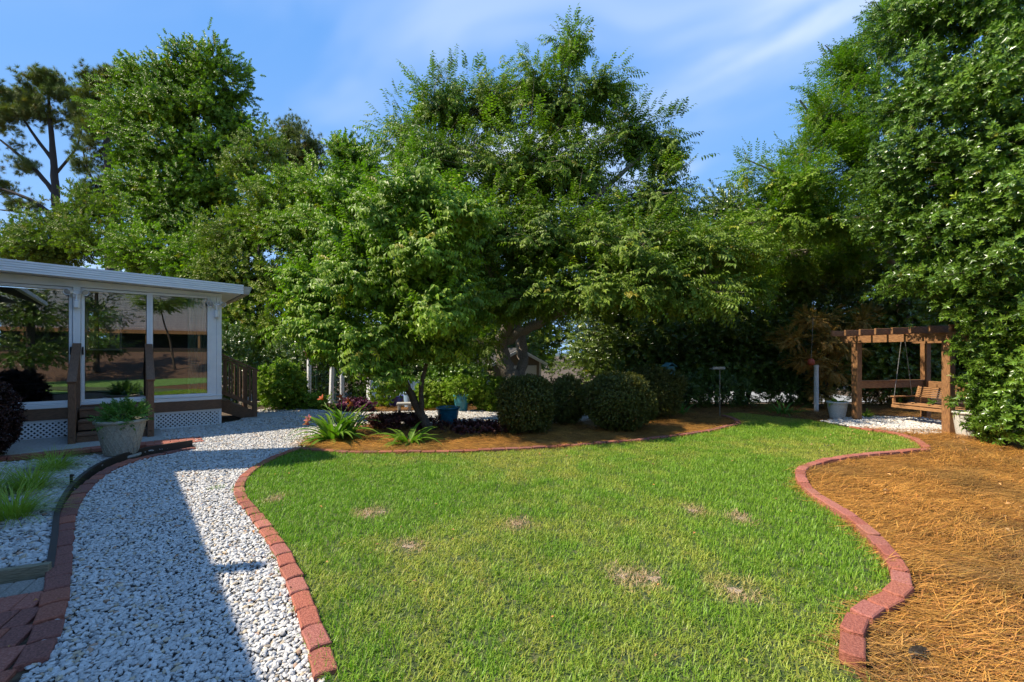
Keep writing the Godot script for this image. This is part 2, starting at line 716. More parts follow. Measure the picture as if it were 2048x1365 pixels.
func ground_materials() -> void:
	nmat("soil", [Color(0.05, 0.035, 0.02), Color(0.10, 0.065, 0.035), Color(0.16, 0.10, 0.05)], 0.95, Vector3(0.7, 0.7, 0.7), 0.02, 3.0, true)
	nmat("lawn_soil", [Color(0.03, 0.05, 0.012), Color(0.06, 0.085, 0.02), Color(0.13, 0.12, 0.045)], 0.95, Vector3(0.8, 0.8, 0.8), 0.03, 2.0, true)
	nmat("dry_soil", [Color(0.30, 0.20, 0.13), Color(0.44, 0.33, 0.23), Color(0.54, 0.44, 0.33)], 0.95, Vector3(3, 3, 3), 0.04, 1.0, true)
	nmat("lawn_green", [Color(0.07, 0.14, 0.02), Color(0.11, 0.21, 0.03), Color(0.15, 0.26, 0.04)], 0.95, Vector3(0.8, 0.8, 0.8), 0.03, 2.0, true)
	nmat("grit", [Color(0.10, 0.095, 0.09), Color(0.22, 0.21, 0.2), Color(0.34, 0.33, 0.31)], 0.9, Vector3(2.5, 2.5, 2.5), 0.06, 2.0, true)
	nmat("straw_bed", [Color(0.065, 0.028, 0.008), Color(0.15, 0.066, 0.015), Color(0.25, 0.112, 0.025)], 0.9, Vector3(1.6, 1.6, 1.6), 0.05, 2.5, true)
	nmat("concrete", [Color(0.30, 0.28, 0.25), Color(0.37, 0.35, 0.31), Color(0.44, 0.41, 0.37)], 0.85, Vector3(1.2, 1.2, 1.2), 0.03, 0.4, true)
	nmat("brick_red", [Color(0.24, 0.07, 0.042), Color(0.35, 0.11, 0.065), Color(0.43, 0.16, 0.10)], 0.85, Vector3(4, 4, 4), 0.03, 0.35, true)
	nmat("brick_rose", [Color(0.27, 0.085, 0.058), Color(0.38, 0.13, 0.088), Color(0.46, 0.19, 0.135)], 0.85, Vector3(4, 4, 4), 0.03, 0.35, true)
	nmat("brick_brown", [Color(0.15, 0.055, 0.04), Color(0.25, 0.09, 0.065), Color(0.33, 0.13, 0.1)], 0.88, Vector3(4, 4, 4), 0.03, 0.35, true)
	nmat("brick_grey", [Color(0.20, 0.18, 0.15), Color(0.28, 0.25, 0.21), Color(0.34, 0.31, 0.27)], 0.88, Vector3(4, 4, 4), 0.03, 0.35, true)
	pmat("stone", Color(0.58, 0.555, 0.515), 0.65, 0.0, 0.45)
	leafmat("grass_blade", Color(0.345, 0.46, 0.05), 0.42, 0.38, 0.4)
	pmat("straw", Color(0.72, 0.345, 0.075), 0.45, 0.0, 0.45)
	pmat("litter", Color(0.36, 0.22, 0.10), 0.7, 0.0, 0.3)


func stone_mesh() -> ArrayMesh:
	var b := MB.new()
	var ring := 6
	var rows := 4
	var g := []
	var sc := Vector3(rng.randf_range(0.85, 1.45), rng.randf_range(0.32, 0.58), rng.randf_range(0.55, 0.95))
	for i in rows + 1:
		var th := PI * i / rows
		var row := []
		for j in ring:
			var ph := TAU * (j + 0.5 * (i % 2)) / ring
			var p := Vector3(sin(th) * cos(ph), cos(th), sin(th) * sin(ph)) * sc
			if i == 0 or i == rows:
				row.append(p if j == 0 else row[0])
			else:
				row.append(p * rng.randf_range(0.72, 1.2))
		g.append(row)
	for i in rows:
		for j in ring:
			var k := (j + 1) % ring
			if i > 0: b.tout(g[i][j], g[i][k], g[i + 1][k])
			if i < rows - 1: b.tout(g[i][j], g[i + 1][k], g[i + 1][j])
	return b.mesh()


func lay_gravel(called: String, label: String, poly: PackedVector2Array, y: float, step: float, far_step: float, size: float) -> void:
	rng.seed = hash(called + label)
	var meshes := []
	for i in 6:
		meshes.append(stone_mesh())
	var xf := [[], [], [], [], [], []]
	var cols := [[], [], [], [], [], []]
	for p in scatter(poly, step, far_step):
		var k := rng.randi() % 6
		var s := size * rng.randf_range(0.6, 1.25) * (1.0 + maxf(0.0, p.y - 4.0) * 0.05)
		var b := Basis(Vector3.UP, rng.randf() * TAU) * Basis(Vector3(rng.randf_range(-1, 1), 0, rng.randf_range(-1, 1)).normalized(), rng.randf_range(0, 0.7))
		xf[k].append(Transform3D(b.scaled(Vector3(s, s, s)), Vector3(p.x, y + s * 0.25 + rng.randf() * 0.012, -p.y)))
		var g := rng.randf_range(0.78, 1.12)
		var c := Color(g, g, g * 1.01)
		var q := rng.randf()
		if q < 0.07: c = Color(g * 0.95, g * 0.8, g * 0.6)
		elif q < 0.13: c = Color(g * 0.62, g * 0.62, g * 0.64)
		elif q < 0.15: c = Color(g * 0.75, g * 0.5, g * 0.36)
		cols[k].append(c)
	var o := stuff(called, label)
	for k in 6:
		many("stones", meshes[k], M.stone, xf[k], cols[k], o)


func lay_grass(poly: PackedVector2Array) -> void:
	rng.seed = 5
	var meshes := []
	for i in 10:
		var b := MB.new()
		for k in 58:
			var g := rng.randf_range(0.5, 1.35)
			var q := rng.randf()
			if q < 0.10: b.col = Color(2.1, 1.15, 2.6) * rng.randf_range(0.7, 1.0)
			elif q < 0.2: b.col = Color(1.35, 1.05, 0.9) * g
			else: b.col = Color(g * rng.randf_range(0.85, 1.1), g, g)
			var a := rng.randf() * TAU
			var r := sqrt(rng.randf()) * 0.085
			b.blade(Vector3(cos(a) * r, -0.004, sin(a) * r), rng.randf() * TAU, rng.randf_range(0.02, 0.062), rng.randf_range(0.0036, 0.0062), rng.randf_range(0.45, 1.45), rng.randf_range(0.3, 1.5), 2)
		meshes.append(b.mesh())
	var xf := []
	var cols := []
	for i in 10:
		xf.append([])
		cols.append([])
	for p in scatter(poly, 0.078, 0.088):
		var bare := 9.0
		for q in BARE:
			bare = minf(bare, Vector2((p.x - q.x), (p.y - q.y) * 0.8).length() + 0.05 * gnoise.get_noise_2d(p.x * 9.0, p.y * 9.0))
		if bare < 0.06 and rng.randf() < 0.3:
			continue
		var k := rng.randi() % 10
		var patch := cnoise.get_noise_2d(p.x * 7.0, p.y * 7.0) + 0.6 * gnoise.get_noise_2d(p.x * 2.2, p.y * 2.2)
		var dry := clampf((patch + 0.08) * 1.35 + smoothstep(0.2, 0.04, bare) * 1.0 + 0.28 * smoothstep(-0.5, 2.5, p.x), 0.0, 1.0)
		var s := rng.randf_range(0.8, 1.2) * lerpf(1.15, 0.6, dry)
		xf[k].append(Transform3D(Basis(Vector3.UP, rng.randf() * TAU).scaled(Vector3(1.0, s, 1.0)), Vector3(p.x, 0.014, -p.y)))
		var g := rng.randf_range(0.85, 1.1)
		var tan_ := smoothstep(0.16, 0.04, bare)
		cols[k].append(Color(g * lerpf(0.78, 1.5, dry), g * lerpf(0.97, 1.1, dry), g * lerpf(0.8, 1.8, dry)).lerp(Color(2.0, 0.95, 6.0), tan_ * 0.92))
	for k in BARE.size():
		var q: Vector2 = BARE[k]
		var pl := PackedVector2Array()
		for j in 14:
			var a := TAU * j / 14
			pl.append(q + Vector2(cos(a) * 1.25, sin(a)) * rng.randf_range(0.02, 0.05))
		struct("bare_soil", sheet(pl, 0.0135 + 0.0004 * k), M.dry_soil)
	var o := stuff("grass", "short green lawn grass with drier straw coloured patches")
	for k in 10:
		many("grass_blades", meshes[k], M.grass_blade, xf[k], cols[k], o)


func lay_straw(label: String, poly: PackedVector2Array, y: float, step: float, far_step: float, tint := Color.WHITE) -> void:
	rng.seed = hash(label)
	var meshes := []
	for i in 8:
		var b := MB.new()
		var lead := PI if i % 2 else 0.0
		for k in 44:
			var g := rng.randf_range(0.32, 1.4)
			b.col = Color(g, g * rng.randf_range(0.82, 1.1), g * rng.randf_range(0.6, 1.3))
			if rng.randf() < 0.06: b.col = Color(1.15, 1.5, 2.4) * rng.randf_range(0.6, 1.0)
			if rng.randf() < 0.15: b.col = Color(0.3, 0.28, 0.3)
			var a := rng.randf() * TAU
			var r := sqrt(rng.randf()) * 0.17
			var az := lead + rng.randfn(0.0, 0.42)
			if rng.randf() < 0.16: az = rng.randf() * TAU
			b.blade(Vector3(cos(a) * r, rng.randf_range(0.0, 0.035), sin(a) * r), az, rng.randf_range(0.1, 0.2), rng.randf_range(0.0022, 0.0046), rng.randf_range(-0.05, 0.2), rng.randf_range(0.0, 0.4), 3)
		meshes.append(b.mesh())
	var xf := []
	var cols := []
	for i in 8:
		xf.append([])
		cols.append([])
	for p in scatter(poly, step, far_step):
		var k := rng.randi() % 8
		var az := rng.randfn(0.12, 0.3) + 1.1 * gnoise.get_noise_2d(p.x * 0.7, p.y * 0.7) + (PI if rng.randf() < 0.5 else 0.0)
		var hump := 0.03 * gnoise.get_noise_2d(p.x * 1.5, p.y * 1.5)
		var b := Basis(Vector3(rng.randf_range(-1, 1), 0, rng.randf_range(-1, 1)).normalized(), rng.randf_range(0.0, 0.16)) * Basis(Vector3.UP, az)
		xf[k].append(Transform3D(b, Vector3(p.x, y + hump, -p.y)))
		var g := rng.randf_range(0.7, 1.12) * (1.0 + 0.18 * cnoise.get_noise_2d(p.x * 10.0, p.y * 10.0))
		var old := smoothstep(0.12, 0.5, cnoise.get_noise_2d(p.x * 22.0 + 40.0, p.y * 22.0))
		cols[k].append(Color(g, g, g).lerp(Color(g * 0.62, g * 0.72, g * 0.95), old * 0.75) * tint)
	var o := stuff("pine_straw", label)
	for k in 8:
		many("straw_needles", meshes[k], M.straw, xf[k], cols[k], o)


# an edger brick with one rounded end, along +x
func edger_mesh(ln: float, wd: float, ht: float) -> ArrayMesh:
	var b := MB.new()
	var tone := rng.randf_range(0.72, 1.18)
	b.col = Color(tone, tone * rng.randf_range(0.92, 1.08), tone * rng.randf_range(0.9, 1.1))
	var out := []
	var hl := ln * 0.5
	var hw := wd * 0.5
	out.append(Vector2(-hl, -hw))
	for i in 6:
		var a := lerpf(-1.0, 1.0, i / 5.0)
		out.append(Vector2(hl - 0.010 + 0.016 * (1.0 - a * a), hw * a))
	out.append(Vector2(-hl, hw))
	out.append(Vector2(-hl + 0.008, 0.0))
	var tops := []
	for p in out:
		tops.append(Vector2(p.x * (1.0 - 0.006 / hl), p.y * (1.0 - 0.007 / hw)))
	var j := []
	for p in out:
		j.append(rng.randf_range(-0.002, 0.002))
	var ce := Vector3.ZERO
	var n := out.size()
	for i in n:
		var k := (i + 1) % n
		var a0 := Vector3(out[i].x, -ht * 0.5, out[i].y)
		var a1 := Vector3(out[k].x, -ht * 0.5, out[k].y)
		var b0 := Vector3(out[i].x, ht * 0.5 - 0.006 + j[i], out[i].y)
		var b1 := Vector3(out[k].x, ht * 0.5 - 0.006 + j[k], out[k].y)
		var c0 := Vector3(tops[i].x, ht * 0.5 + j[i], tops[i].y)
		var c1 := Vector3(tops[k].x, ht * 0.5 + j[k], tops[k].y)
		b.qout(a0, a1, b1, b0, ce)
		b.qout(b0, b1, c1, c0, ce + Vector3(0, -ht, 0))
		var t := Vector3(0.01, ht * 0.5, 0)
		if (c0 - t).cross(c1 - t).y > 0.0: b.tri(t, c0, c1)
		else: b.tri(t, c1, c0)
	return b.mesh()


func edging(label: String, line: Array, top: float, mats: Array, ln := 0.2, wd := 0.1, flip := false) -> void:
	rng.seed = hash(label)
	var o := Node3D.new()
	o.name = numbered("brick_edging")
	add_child(o)
	tag(o, label, "", "", "structure")
	var meshes := []
	for i in 9:
		meshes.append(edger_mesh(ln - 0.008, wd * rng.randf_range(0.93, 1.06), 0.11))
	var pts := smooth(line, 0.02)
	var acc := 0.0
	var last: Vector2 = pts[0]
	var start: Vector2 = pts[0]
	for p in pts:
		acc += p.distance_to(last)
		last = p
		if acc >= ln:
			var mid: Vector2 = (start + p) * 0.5
			if mid.y > 1.0:
				var dv: Vector2 = (p - start).normalized()
				if flip: dv = -dv
				var e := part("brick", meshes[rng.randi() % 9], mats[rng.randi() % mats.size()], o)
				var dw := dv.rotated(rng.randfn(0.0, 0.045))
				var x := Vector3(dw.x, rng.randf_range(-0.025, 0.025), -dw.y).normalized()
				var up := Vector3(rng.randf_range(-0.035, 0.035), 1, rng.randf_range(-0.035, 0.035)).normalized()
				var z := x.cross(up).normalized()
				e.transform = Transform3D(Basis(x, z.cross(x), z), Vector3(mid.x, top - 0.055 + rng.randf_range(-0.006, 0.006), -mid.y))
			start = p
			acc = 0.0


func build_ground() -> void:
	ground_materials()
	# terrain: level round the garden, falling away behind it
	var g := MB.new()
	var xs := [-220.0, -120.0, -70.0, -40.0]
	var ds := [-60.0, -30.0, -10.0]
	for i in 31: xs.append(-30.0 + i * 2.0)
	for i in 26: ds.append(0.0 + i * 1.0)
	xs.append_array([40.0, 70.0, 120.0, 220.0])
	ds.append_array([30.0, 40.0, 60.0, 100.0, 170.0, 300.0])
	for i in xs.size() - 1:
		for j in ds.size() - 1:
			var q := []
			for e in [[0, 0], [1, 0], [1, 1], [0, 1]]:
				var x: float = xs[i + e[0]]
				var d: float = ds[j + e[1]]
				q.append(Vector3(x, gy(x, d) - 0.03, -d))
			g.quad(q[0], q[1], q[2], q[3])
	struct("ground", g.mesh(), M.soil)

	var path_right := [Vector2(-0.83, 2.019), Vector2(-0.93, 2.203), Vector2(-1.092, 2.447), Vector2(-1.291, 2.751), Vector2(-1.56, 3.141), Vector2(-1.883, 3.562), Vector2(-2.288, 4.051), Vector2(-2.605, 4.414), Vector2(-2.867, 4.779), Vector2(-3.08, 5.21), Vector2(-3.206, 5.654), Vector2(-3.271, 6.151), Vector2(-3.245, 6.577), Vector2(-3.191, 6.848)]
	var bed_front := [Vector2(-3.175, 6.813), Vector2(-2.342, 6.577), Vector2(-1.619, 6.577), Vector2(-0.901, 6.61), Vector2(-0.178, 6.744), Vector2(0.581, 6.956), Vector2(1.397, 7.221), Vector2(2.303, 7.592), Vector2(3.389, 8.201), Vector2(4.119, 8.799), Vector2(4.603, 9.226)]
	var bed_tip := [Vector2(4.603, 9.226), Vector2(4.823, 9.841), Vector2(4.84, 10.461)]
	var lawn_back := [Vector2(4.917, 10.629), Vector2(5.502, 10.98), Vector2(6.066, 10.299), Vector2(6.47, 9.558), Vector2(6.493, 8.741)]
	var arbor_edge := [Vector2(6.493, 8.741), Vector2(6.716, 8.304), Vector2(6.784, 7.956), Vector2(6.615, 7.422), Vector2(6.166, 6.744)]
	var right_edge := [Vector2(6.074, 6.643), Vector2(5.527, 6.481), Vector2(4.591, 6.18), Vector2(3.962, 5.853), Vector2(3.54, 5.536), Vector2(3.271, 5.15), Vector2(3.064, 4.695), Vector2(2.967, 4.245), Vector2(2.911, 3.919), Vector2(2.795, 3.543), Vector2(2.655, 3.217), Vector2(2.501, 2.933), Vector2(2.348, 2.739), Vector2(2.187, 2.615), Vector2(1.967, 2.493), Vector2(1.786, 2.377), Vector2(1.672, 2.24), Vector2(1.573, 2.099), Vector2(1.54, 2.019)]
	var path_left := [Vector2(-4.796, 6.884), Vector2(-4.944, 6.577), Vector2(-5.055, 6.267), Vector2(-4.985, 5.678), Vector2(-4.567, 4.867), Vector2(-4.009, 4.113), Vector2(-3.423, 3.469), Vector2(-2.986, 2.999), Vector2(-2.613, 2.59), Vector2(-2.314, 2.24), Vector2(-2.179, 2.019)]
	var rubber := [Vector2(-5.024, 7.143), Vector2(-5.212, 6.884), Vector2(-5.351, 6.545), Vector2(-5.222, 5.802), Vector2(-4.761, 4.957), Vector2(-4.16, 4.178), Vector2(-3.492, 3.469), Vector2(-3.049, 2.999)]
	var near_right := [Vector2(-0.7, 1.3), Vector2(-0.4, 0.4), Vector2(0.2, -1.5), Vector2(0.9, -6.0)]
	var near_edge := [Vector2(1.62, 1.75), Vector2(1.75, 1.0), Vector2(1.9, 0.0), Vector2(2.2, -6.0)]

	var back_right := near_right.duplicate()
	back_right.reverse()
	var lawn := PackedVector2Array()
	lawn.append_array(back_right)
	for c in [path_right, bed_front, bed_tip, lawn_back, arbor_edge, right_edge]:
		lawn.append_array(smooth(c, 0.15))
	lawn.append_array(near_edge)
	var lawn2 := PackedVector2Array()
	for p in lawn:
		if lawn2.is_empty() or lawn2[-1].distance_to(p) > 0.02: lawn2.append(p)
	struct("lawn", sheet(lawn2, 0.012), M.lawn_soil)
	lay_grass(lawn2)

	# mulch: one broad sheet under everything planted, straw laid on the beds in view
	struct("mulch_bed", sheet(PackedVector2Array([Vector2(-6.4, 13.0), Vector2(-4.0, 10.2), Vector2(-2.9, 5.9), Vector2(1.0, 6.0), Vector2(1.2, 1.0), Vector2(1.8, -2.0), Vector2(14.0, -2.0), Vector2(18.0, 13.0)]), -0.012), M.straw_bed)
	var mid_bed := PackedVector2Array(smooth(bed_front, 0.2))
	mid_bed.append_array([Vector2(4.823, 9.841), Vector2(4.84, 10.461), Vector2(4.5, 10.89), Vector2(3.877, 11.165), Vector2(3.276, 10.802), Vector2(2.598, 10.461), Vector2(1.687, 9.841), Vector2(0.787, 9.423), Vector2(-0.242, 9.163), Vector2(-1.54, 9.1), Vector2(-2.9, 9.291), Vector2(-3.385, 8.462), Vector2(-3.42, 7.34)])
	lay_straw("orange brown pine straw mulch round the dogwood and the clipped shrubs", mid_bed, 0.012, 0.10, 0.13)
	var right_bed := PackedVector2Array()
	var re := smooth(arbor_edge, 0.2)
	re.append_array(smooth(right_edge, 0.2))
	re.append_array([Vector2(1.62, 1.75), Vector2(1.7, 1.1)])
	for p in re:
		if right_bed.is_empty() or right_bed[-1].distance_to(p) > 0.02: right_bed.append(p + Vector2(0.03, 0.0))
	right_bed.append_array([Vector2(4.0, 1.1), Vector2(9.5, 6.5), Vector2(9.5, 8.6), Vector2(9.05, 8.799), Vector2(8.044, 8.356)])
	lay_straw("thick orange pine straw mulch in the wide bed right of the lawn", right_bed, 0.02, 0.082, 0.12)
	var back_bed := PackedVector2Array([Vector2(6.536, 8.799), Vector2(6.517, 9.628), Vector2(6.114, 10.38), Vector2(5.548, 11.072), Vector2(4.917, 10.629), Vector2(4.537, 10.98), Vector2(3.91, 11.259), Vector2(3.303, 10.89)])
	back_bed.append_array([Vector2(2.6, 11.2), Vector2(-0.3, 11.7), Vector2(-3.6, 11.4), Vector2(-4.8, 12.8), Vector2(12.5, 12.8), Vector2(11.0, 9.6), Vector2(9.54, 10.142), Vector2(8.33, 10.299), Vector2(7.311, 9.989)])
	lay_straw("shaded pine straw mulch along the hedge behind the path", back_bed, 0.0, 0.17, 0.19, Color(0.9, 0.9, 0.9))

	# gravel
	var gp := PackedVector2Array([Vector2(-0.9, 1.0)])
	gp.append_array(smooth(path_right, 0.2))
	gp.append_array([Vector2(-3.412, 7.34), Vector2(-3.385, 8.462), Vector2(-2.9, 9.291), Vector2(-1.54, 9.1), Vector2(-0.242, 9.163), Vector2(0.787, 9.423), Vector2(1.687, 9.841), Vector2(1.866, 10.544), Vector2(0.948, 11.356), Vector2(-0.302, 11.453), Vector2(-1.812, 11.453), Vector2(-3.942, 11.072), Vector2(-4.875, 11.553), Vector2(-5.708, 11.969), Vector2(-6.366, 11.969), Vector2(-6.539, 11.356), Vector2(-5.883, 9.841), Vector2(-5.974, 9.356)])
	gp.append_array([Vector2(-6.677, 8.462), Vector2(-5.958, 7.68), Vector2(-4.908, 7.067)])
	gp.append_array(smooth(path_left, 0.2))
	gp.append(Vector2(-1.7, 1.0))
	var gp2 := PackedVector2Array()
	for p in gp:
		if gp2.is_empty() or gp2[-1].distance_to(p) > 0.02: gp2.append(p)
	struct("gravel_path", sheet(gp2, -0.002), M.grit)
	lay_gravel("gravel", "white marble gravel of the curving path", gp2, 0.004, 0.018, 0.032, 0.0152)
	var lb := PackedVector2Array(smooth(rubber, 0.2))
	lb.append_array([Vector2(-3.185, 2.946), Vector2(-3.685, 2.739), Vector2(-7.195, 4.534), Vector2(-7.358, 5.853), Vector2(-6.674, 5.931), Vector2(-6.133, 6.208), Vector2(-5.784, 6.387)])
	var lb2 := PackedVector2Array()
	for p in lb:
		if lb2.is_empty() or lb2[-1].distance_to(p) > 0.02: lb2.append(p)
	struct("gravel_bed", sheet(lb2, 0.001), M.grit)
	lay_gravel("gravel", "white gravel of the bed between the steps and the curved rubber edging", lb2, 0.014, 0.028, 0.036, 0.0225)
	var ab := PackedVector2Array([Vector2(6.517, 9.628), Vector2(7.423, 10.142), Vector2(8.395, 10.38), Vector2(9.136, 10.065), Vector2(9.071, 9.423), Vector2(9.05, 8.799), Vector2(8.171, 8.252), Vector2(7.353, 8.101), Vector2(6.99, 8.304), Vector2(6.685, 8.741)])
	struct("gravel_pad", sheet(ab, 0.002), M.grit)
	lay_gravel("gravel", "white gravel pad under the wooden swing arbor", ab, 0.012, 0.04, 0.046, 0.025)

	# brick edgings
	var red := [M.brick_red, M.brick_rose, M.brick_red]
	edging("red brick edging between the gravel path and the lawn", path_right, 0.042, red)
	edging("low brick edging along the lawn side of the dogwood bed", bed_front, 0.05, [M.brick_brown, M.brick_red])
	edging("short brick edging round the far tip of the dogwood bed", bed_tip, 0.05, [M.brick_brown])
	edging("red brick edging from the swing arbor to the lawn corner", arbor_edge, 0.06, red)
	edging("rose red brick edging between the lawn and the wide straw bed", right_edge, 0.075, [M.brick_red, M.brick_rose, M.brick_rose])
	edging("dark brick edging along the house side of the gravel path", path_left, 0.04, [M.brick_brown, M.brick_brown, M.brick_red], 0.2, 0.12, true)

	# rubber edging: a thin upright strip
	pmat("rubber", Color(0.045, 0.034, 0.027), 0.6, 0.0, 0.4)
	var rb := MB.new()
	var rp := smooth(rubber, 0.06)
	for i in rp.size() - 1:
		var p: Vector2 = rp[i]
		var q: Vector2 = rp[i + 1]
		var na: Vector2 = (rp[mini(i + 1, rp.size() - 1)] - rp[maxi(i - 1, 0)]).normalized().orthogonal() * 0.02
		var nb: Vector2 = (rp[mini(i + 2, rp.size() - 1)] - rp[i]).normalized().orthogonal() * 0.02
		var h0 := lerpf(0.095, 0.045, float(i) / rp.size())
		var h1 := lerpf(0.095, 0.045, float(i + 1) / rp.size())
		var c := [Vector3(p.x - na.x, -0.03, -(p.y - na.y)), Vector3(p.x + na.x, -0.03, -(p.y + na.y)), Vector3(q.x + nb.x, -0.03, -(q.y + nb.y)), Vector3(q.x - nb.x, -0.03, -(q.y - nb.y))]
		var ce: Vector3 = (c[0] + c[2]) * 0.5
		var t0 := Vector3(0, h0 + 0.03, 0)
		var t1 := Vector3(0, h1 + 0.03, 0)
		rb.qout(c[0], c[3], c[3] + t1, c[0] + t0, ce)
		rb.qout(c[1], c[2], c[2] + t1, c[1] + t0, ce)
		rb.qout(c[0] + t0, c[1] + t0, c[2] + t1, c[3] + t1, ce)
	tag(part("rubber_edging", rb.mesh(), M.rubber, self), "dark curved rubber edging strip beside the brick border", "garden edging")
	var stake := thing("edging_stake", "short dark stake standing at the bend of the rubber edging", "stake", Vector3(-4.752, 0, -4.903))
	bx("stake_body", Vector3(0, 0.06, 0), Vector3(0.03, 0.16, 0.015), M.rubber, stake)
	bx("stake_head", Vector3(0.008, 0.145, 0), Vector3(0.045, 0.02, 0.018), M.rubber, stake)

	# the garden goes on behind the camera: lawn, then a mulched bank that climbs to an upper lawn (mirrored in the glass)
	struct("lawn", sheet(PackedVector2Array([Vector2(-1.0, -2.1), Vector2(14.0, -2.1), Vector2(22.0, -7.0), Vector2(6.0, -20.0), Vector2(-1.0, -16.0)]), -0.008), M.lawn_green)
	var bank := MB.new()
	var upper := MB.new()
	var bo := Vector3(8.8, 0, 6.8)
	var bz := Vector3(0.70, 0, 0.715)
	var bxx := Vector3(0.715, 0, -0.70)
	bank.quad(bo - bxx * 16 + Vector3(0, -0.02, 0), bo - bxx * 16 + bz * 6 + Vector3(0, 1.55, 0), bo + bxx * 16 + bz * 6 + Vector3(0, 1.55, 0), bo + bxx * 16 + Vector3(0, -0.02, 0))
	upper.quad(bo - bxx * 16 + bz * 6 + Vector3(0, 1.55, 0), bo - bxx * 16 + bz * 24 + Vector3(0, 2.2, 0), bo + bxx * 16 + bz * 24 + Vector3(0, 2.2, 0), bo + bxx * 16 + bz * 6 + Vector3(0, 1.55, 0))
	nmat("dark_mulch", [Color(0.05, 0.026, 0.013), Color(0.10, 0.052, 0.025), Color(0.15, 0.08, 0.04)], 0.95, Vector3(0.6, 0.6, 0.6), 0.03, 2.0, true)
	struct("mulch_bank", bank.mesh(), M.dark_mulch)
	struct("upper_lawn", upper.mesh(), M.lawn_green)

	# driveway beyond the hedge
	var dw := MB.new()
	for i in 5:
		var x0 := 7.6 + i * 2.0
		dw.quad(Vector3(x0, -0.79, -21.0), Vector3(x0 + 2.0, -0.79, -21.0), Vector3(x0 + 2.0, -0.79, -27.0), Vector3(x0, -0.79, -27.0))
	nmat("pale_drive", [Color(0.26, 0.255, 0.24), Color(0.32, 0.315, 0.3)], 0.85, Vector3(0.4, 0.4, 0.4), 0.02, 0.0, true)
	struct("driveway", dw.mesh(), M.pale_drive)

	# paved corner by the house: pavers laid head to the board
	var board_a := Vector2(-3.025, 2.979)
	var board_b := Vector2(-3.243, 2.882)
	var al := (board_b - board_a).normalized()
	var pr := Vector2(-al.y, al.x)
	if pr.y > 0.0: pr = -pr
	var patio := Node3D.new()
	patio.name = "brick_patio"
	add_child(patio)
	tag(patio, "red and grey brick paving at the corner by the house", "", "", "structure")
	var bedm := PackedVector2Array([board_a, board_a + al * 2.5, board_a + al * 2.5 + pr * 2.2, board_a + pr * 2.2 - al * 1.0, board_a - al * 0.3])
	part("paving_bed", sheet(bedm, 0.002), M.soil, patio)
	var pm := []
	for i in 4:
		var b := MB.new()
		b.box(Vector3.ZERO, Vector3(0.1, 0.06, 0.206), 0.006, Basis(), 0.0015, rng)
		pm.append(b.mesh())
	var edge_poly := PackedVector2Array(smooth(path_left, 0.2))
	edge_poly.append_array([Vector2(-1.7, 1.0), Vector2(3, 1.0), Vector2(3, 9)])
	for r in 9:
		for k in range(-7, 22):
			var c := board_a + al * (0.0 + k * 0.105 + (0.052 if r % 2 else 0.0) - 0.02) + pr * (0.075 + 0.106 + r * 0.212)
			if c.y < 1.0 or Geometry2D.is_point_in_polygon(c - al * 0.085, edge_poly) or Geometry2D.is_point_in_polygon(c - al * 0.06 + pr * 0.1, edge_poly):
				continue
			var mat: Material = M.brick_grey if r == 0 else [M.brick_red, M.brick_rose, M.brick_rose, M.brick_brown][rng.randi() % 4]
			var e := part("brick", pm[rng.randi() % 4], mat, patio)
			e.transform = Transform3D(Basis(Vector3(al.x, rng.randf_range(-0.01, 0.01), -al.y), Vector3.UP, Vector3(pr.x, rng.randf_range(-0.01, 0.01), -pr.y)).orthonormalized(), Vector3(c.x, -0.003 + rng.randf_range(-0.002, 0.002), -c.y))
	nmat("old_board", [Color(0.16, 0.14, 0.09), Color(0.25, 0.22, 0.14), Color(0.33, 0.29, 0.2)], 0.85, Vector3(1.0, 14, 14), 0.02, 0.2)
	var a3 := Vector3(board_a.x, 0.03, -board_a.y)
	var bd := thing("edging_board", "weathered timber board edging between gravel bed and brick paving", "timber board", a3)
	beam("board", Vector3.ZERO, Vector3(al.x, 0, -al.y) * 2.5, 0.045, 0.12, M.old_board, bd, 0.004)


# ---------------------------------------------------------------- sunroom and house (local axes: x along the front to the right, z out of the front)
const ROOM_AT := Vector3(-5.93, 0, -9.29)
const ROOM_TURN := 0.7034


func room_point(x: float, y: float, z: float) -> Vector3:
	return ROOM_AT + Vector3(x, y, z).rotated(Vector3.UP, ROOM_TURN)


func frame_mesh(w: float, h: float, t: float, dp: float) -> ArrayMesh:
	var b := MB.new()
	b.box(Vector3(-w / 2 + t / 2, 0, 0), Vector3(t, h, dp), 0.004)
	b.box(Vector3(w / 2 - t / 2, 0, 0), Vector3(t, h, dp), 0.004)
	b.box(Vector3(0, -h / 2 + t / 2, 0), Vector3(w - 2 * t, t, dp - 0.004), 0.004)
	b.box(Vector3(0, h / 2 - t / 2, 0), Vector3(w - 2 * t, t, dp - 0.004), 0.004)
	return b.mesh()


func window(parent: Node, called: String, ce: Vector3, w: float, h: float, t: float, dp: float, turn := 0.0) -> MeshInstance3D:
	var f := part(called, frame_mesh(w, h, t, dp), M.vinyl, parent)
	f.position = ce
	f.rotation.y = turn
	var g := part("pane", boxm(Vector3(w - 2 * t, h - 2 * t, 0.010)), M.glass, f)
	g.position = Vector3(0, 0, dp * 0.12)
	# dark gasket line round the pane
	var q := part("gasket", frame_mesh(w - 2 * t + 0.002, h - 2 * t + 0.002, 0.009, 0.016), M.black, f)
	q.position = Vector3(0, 0, dp * 0.12)
	return f


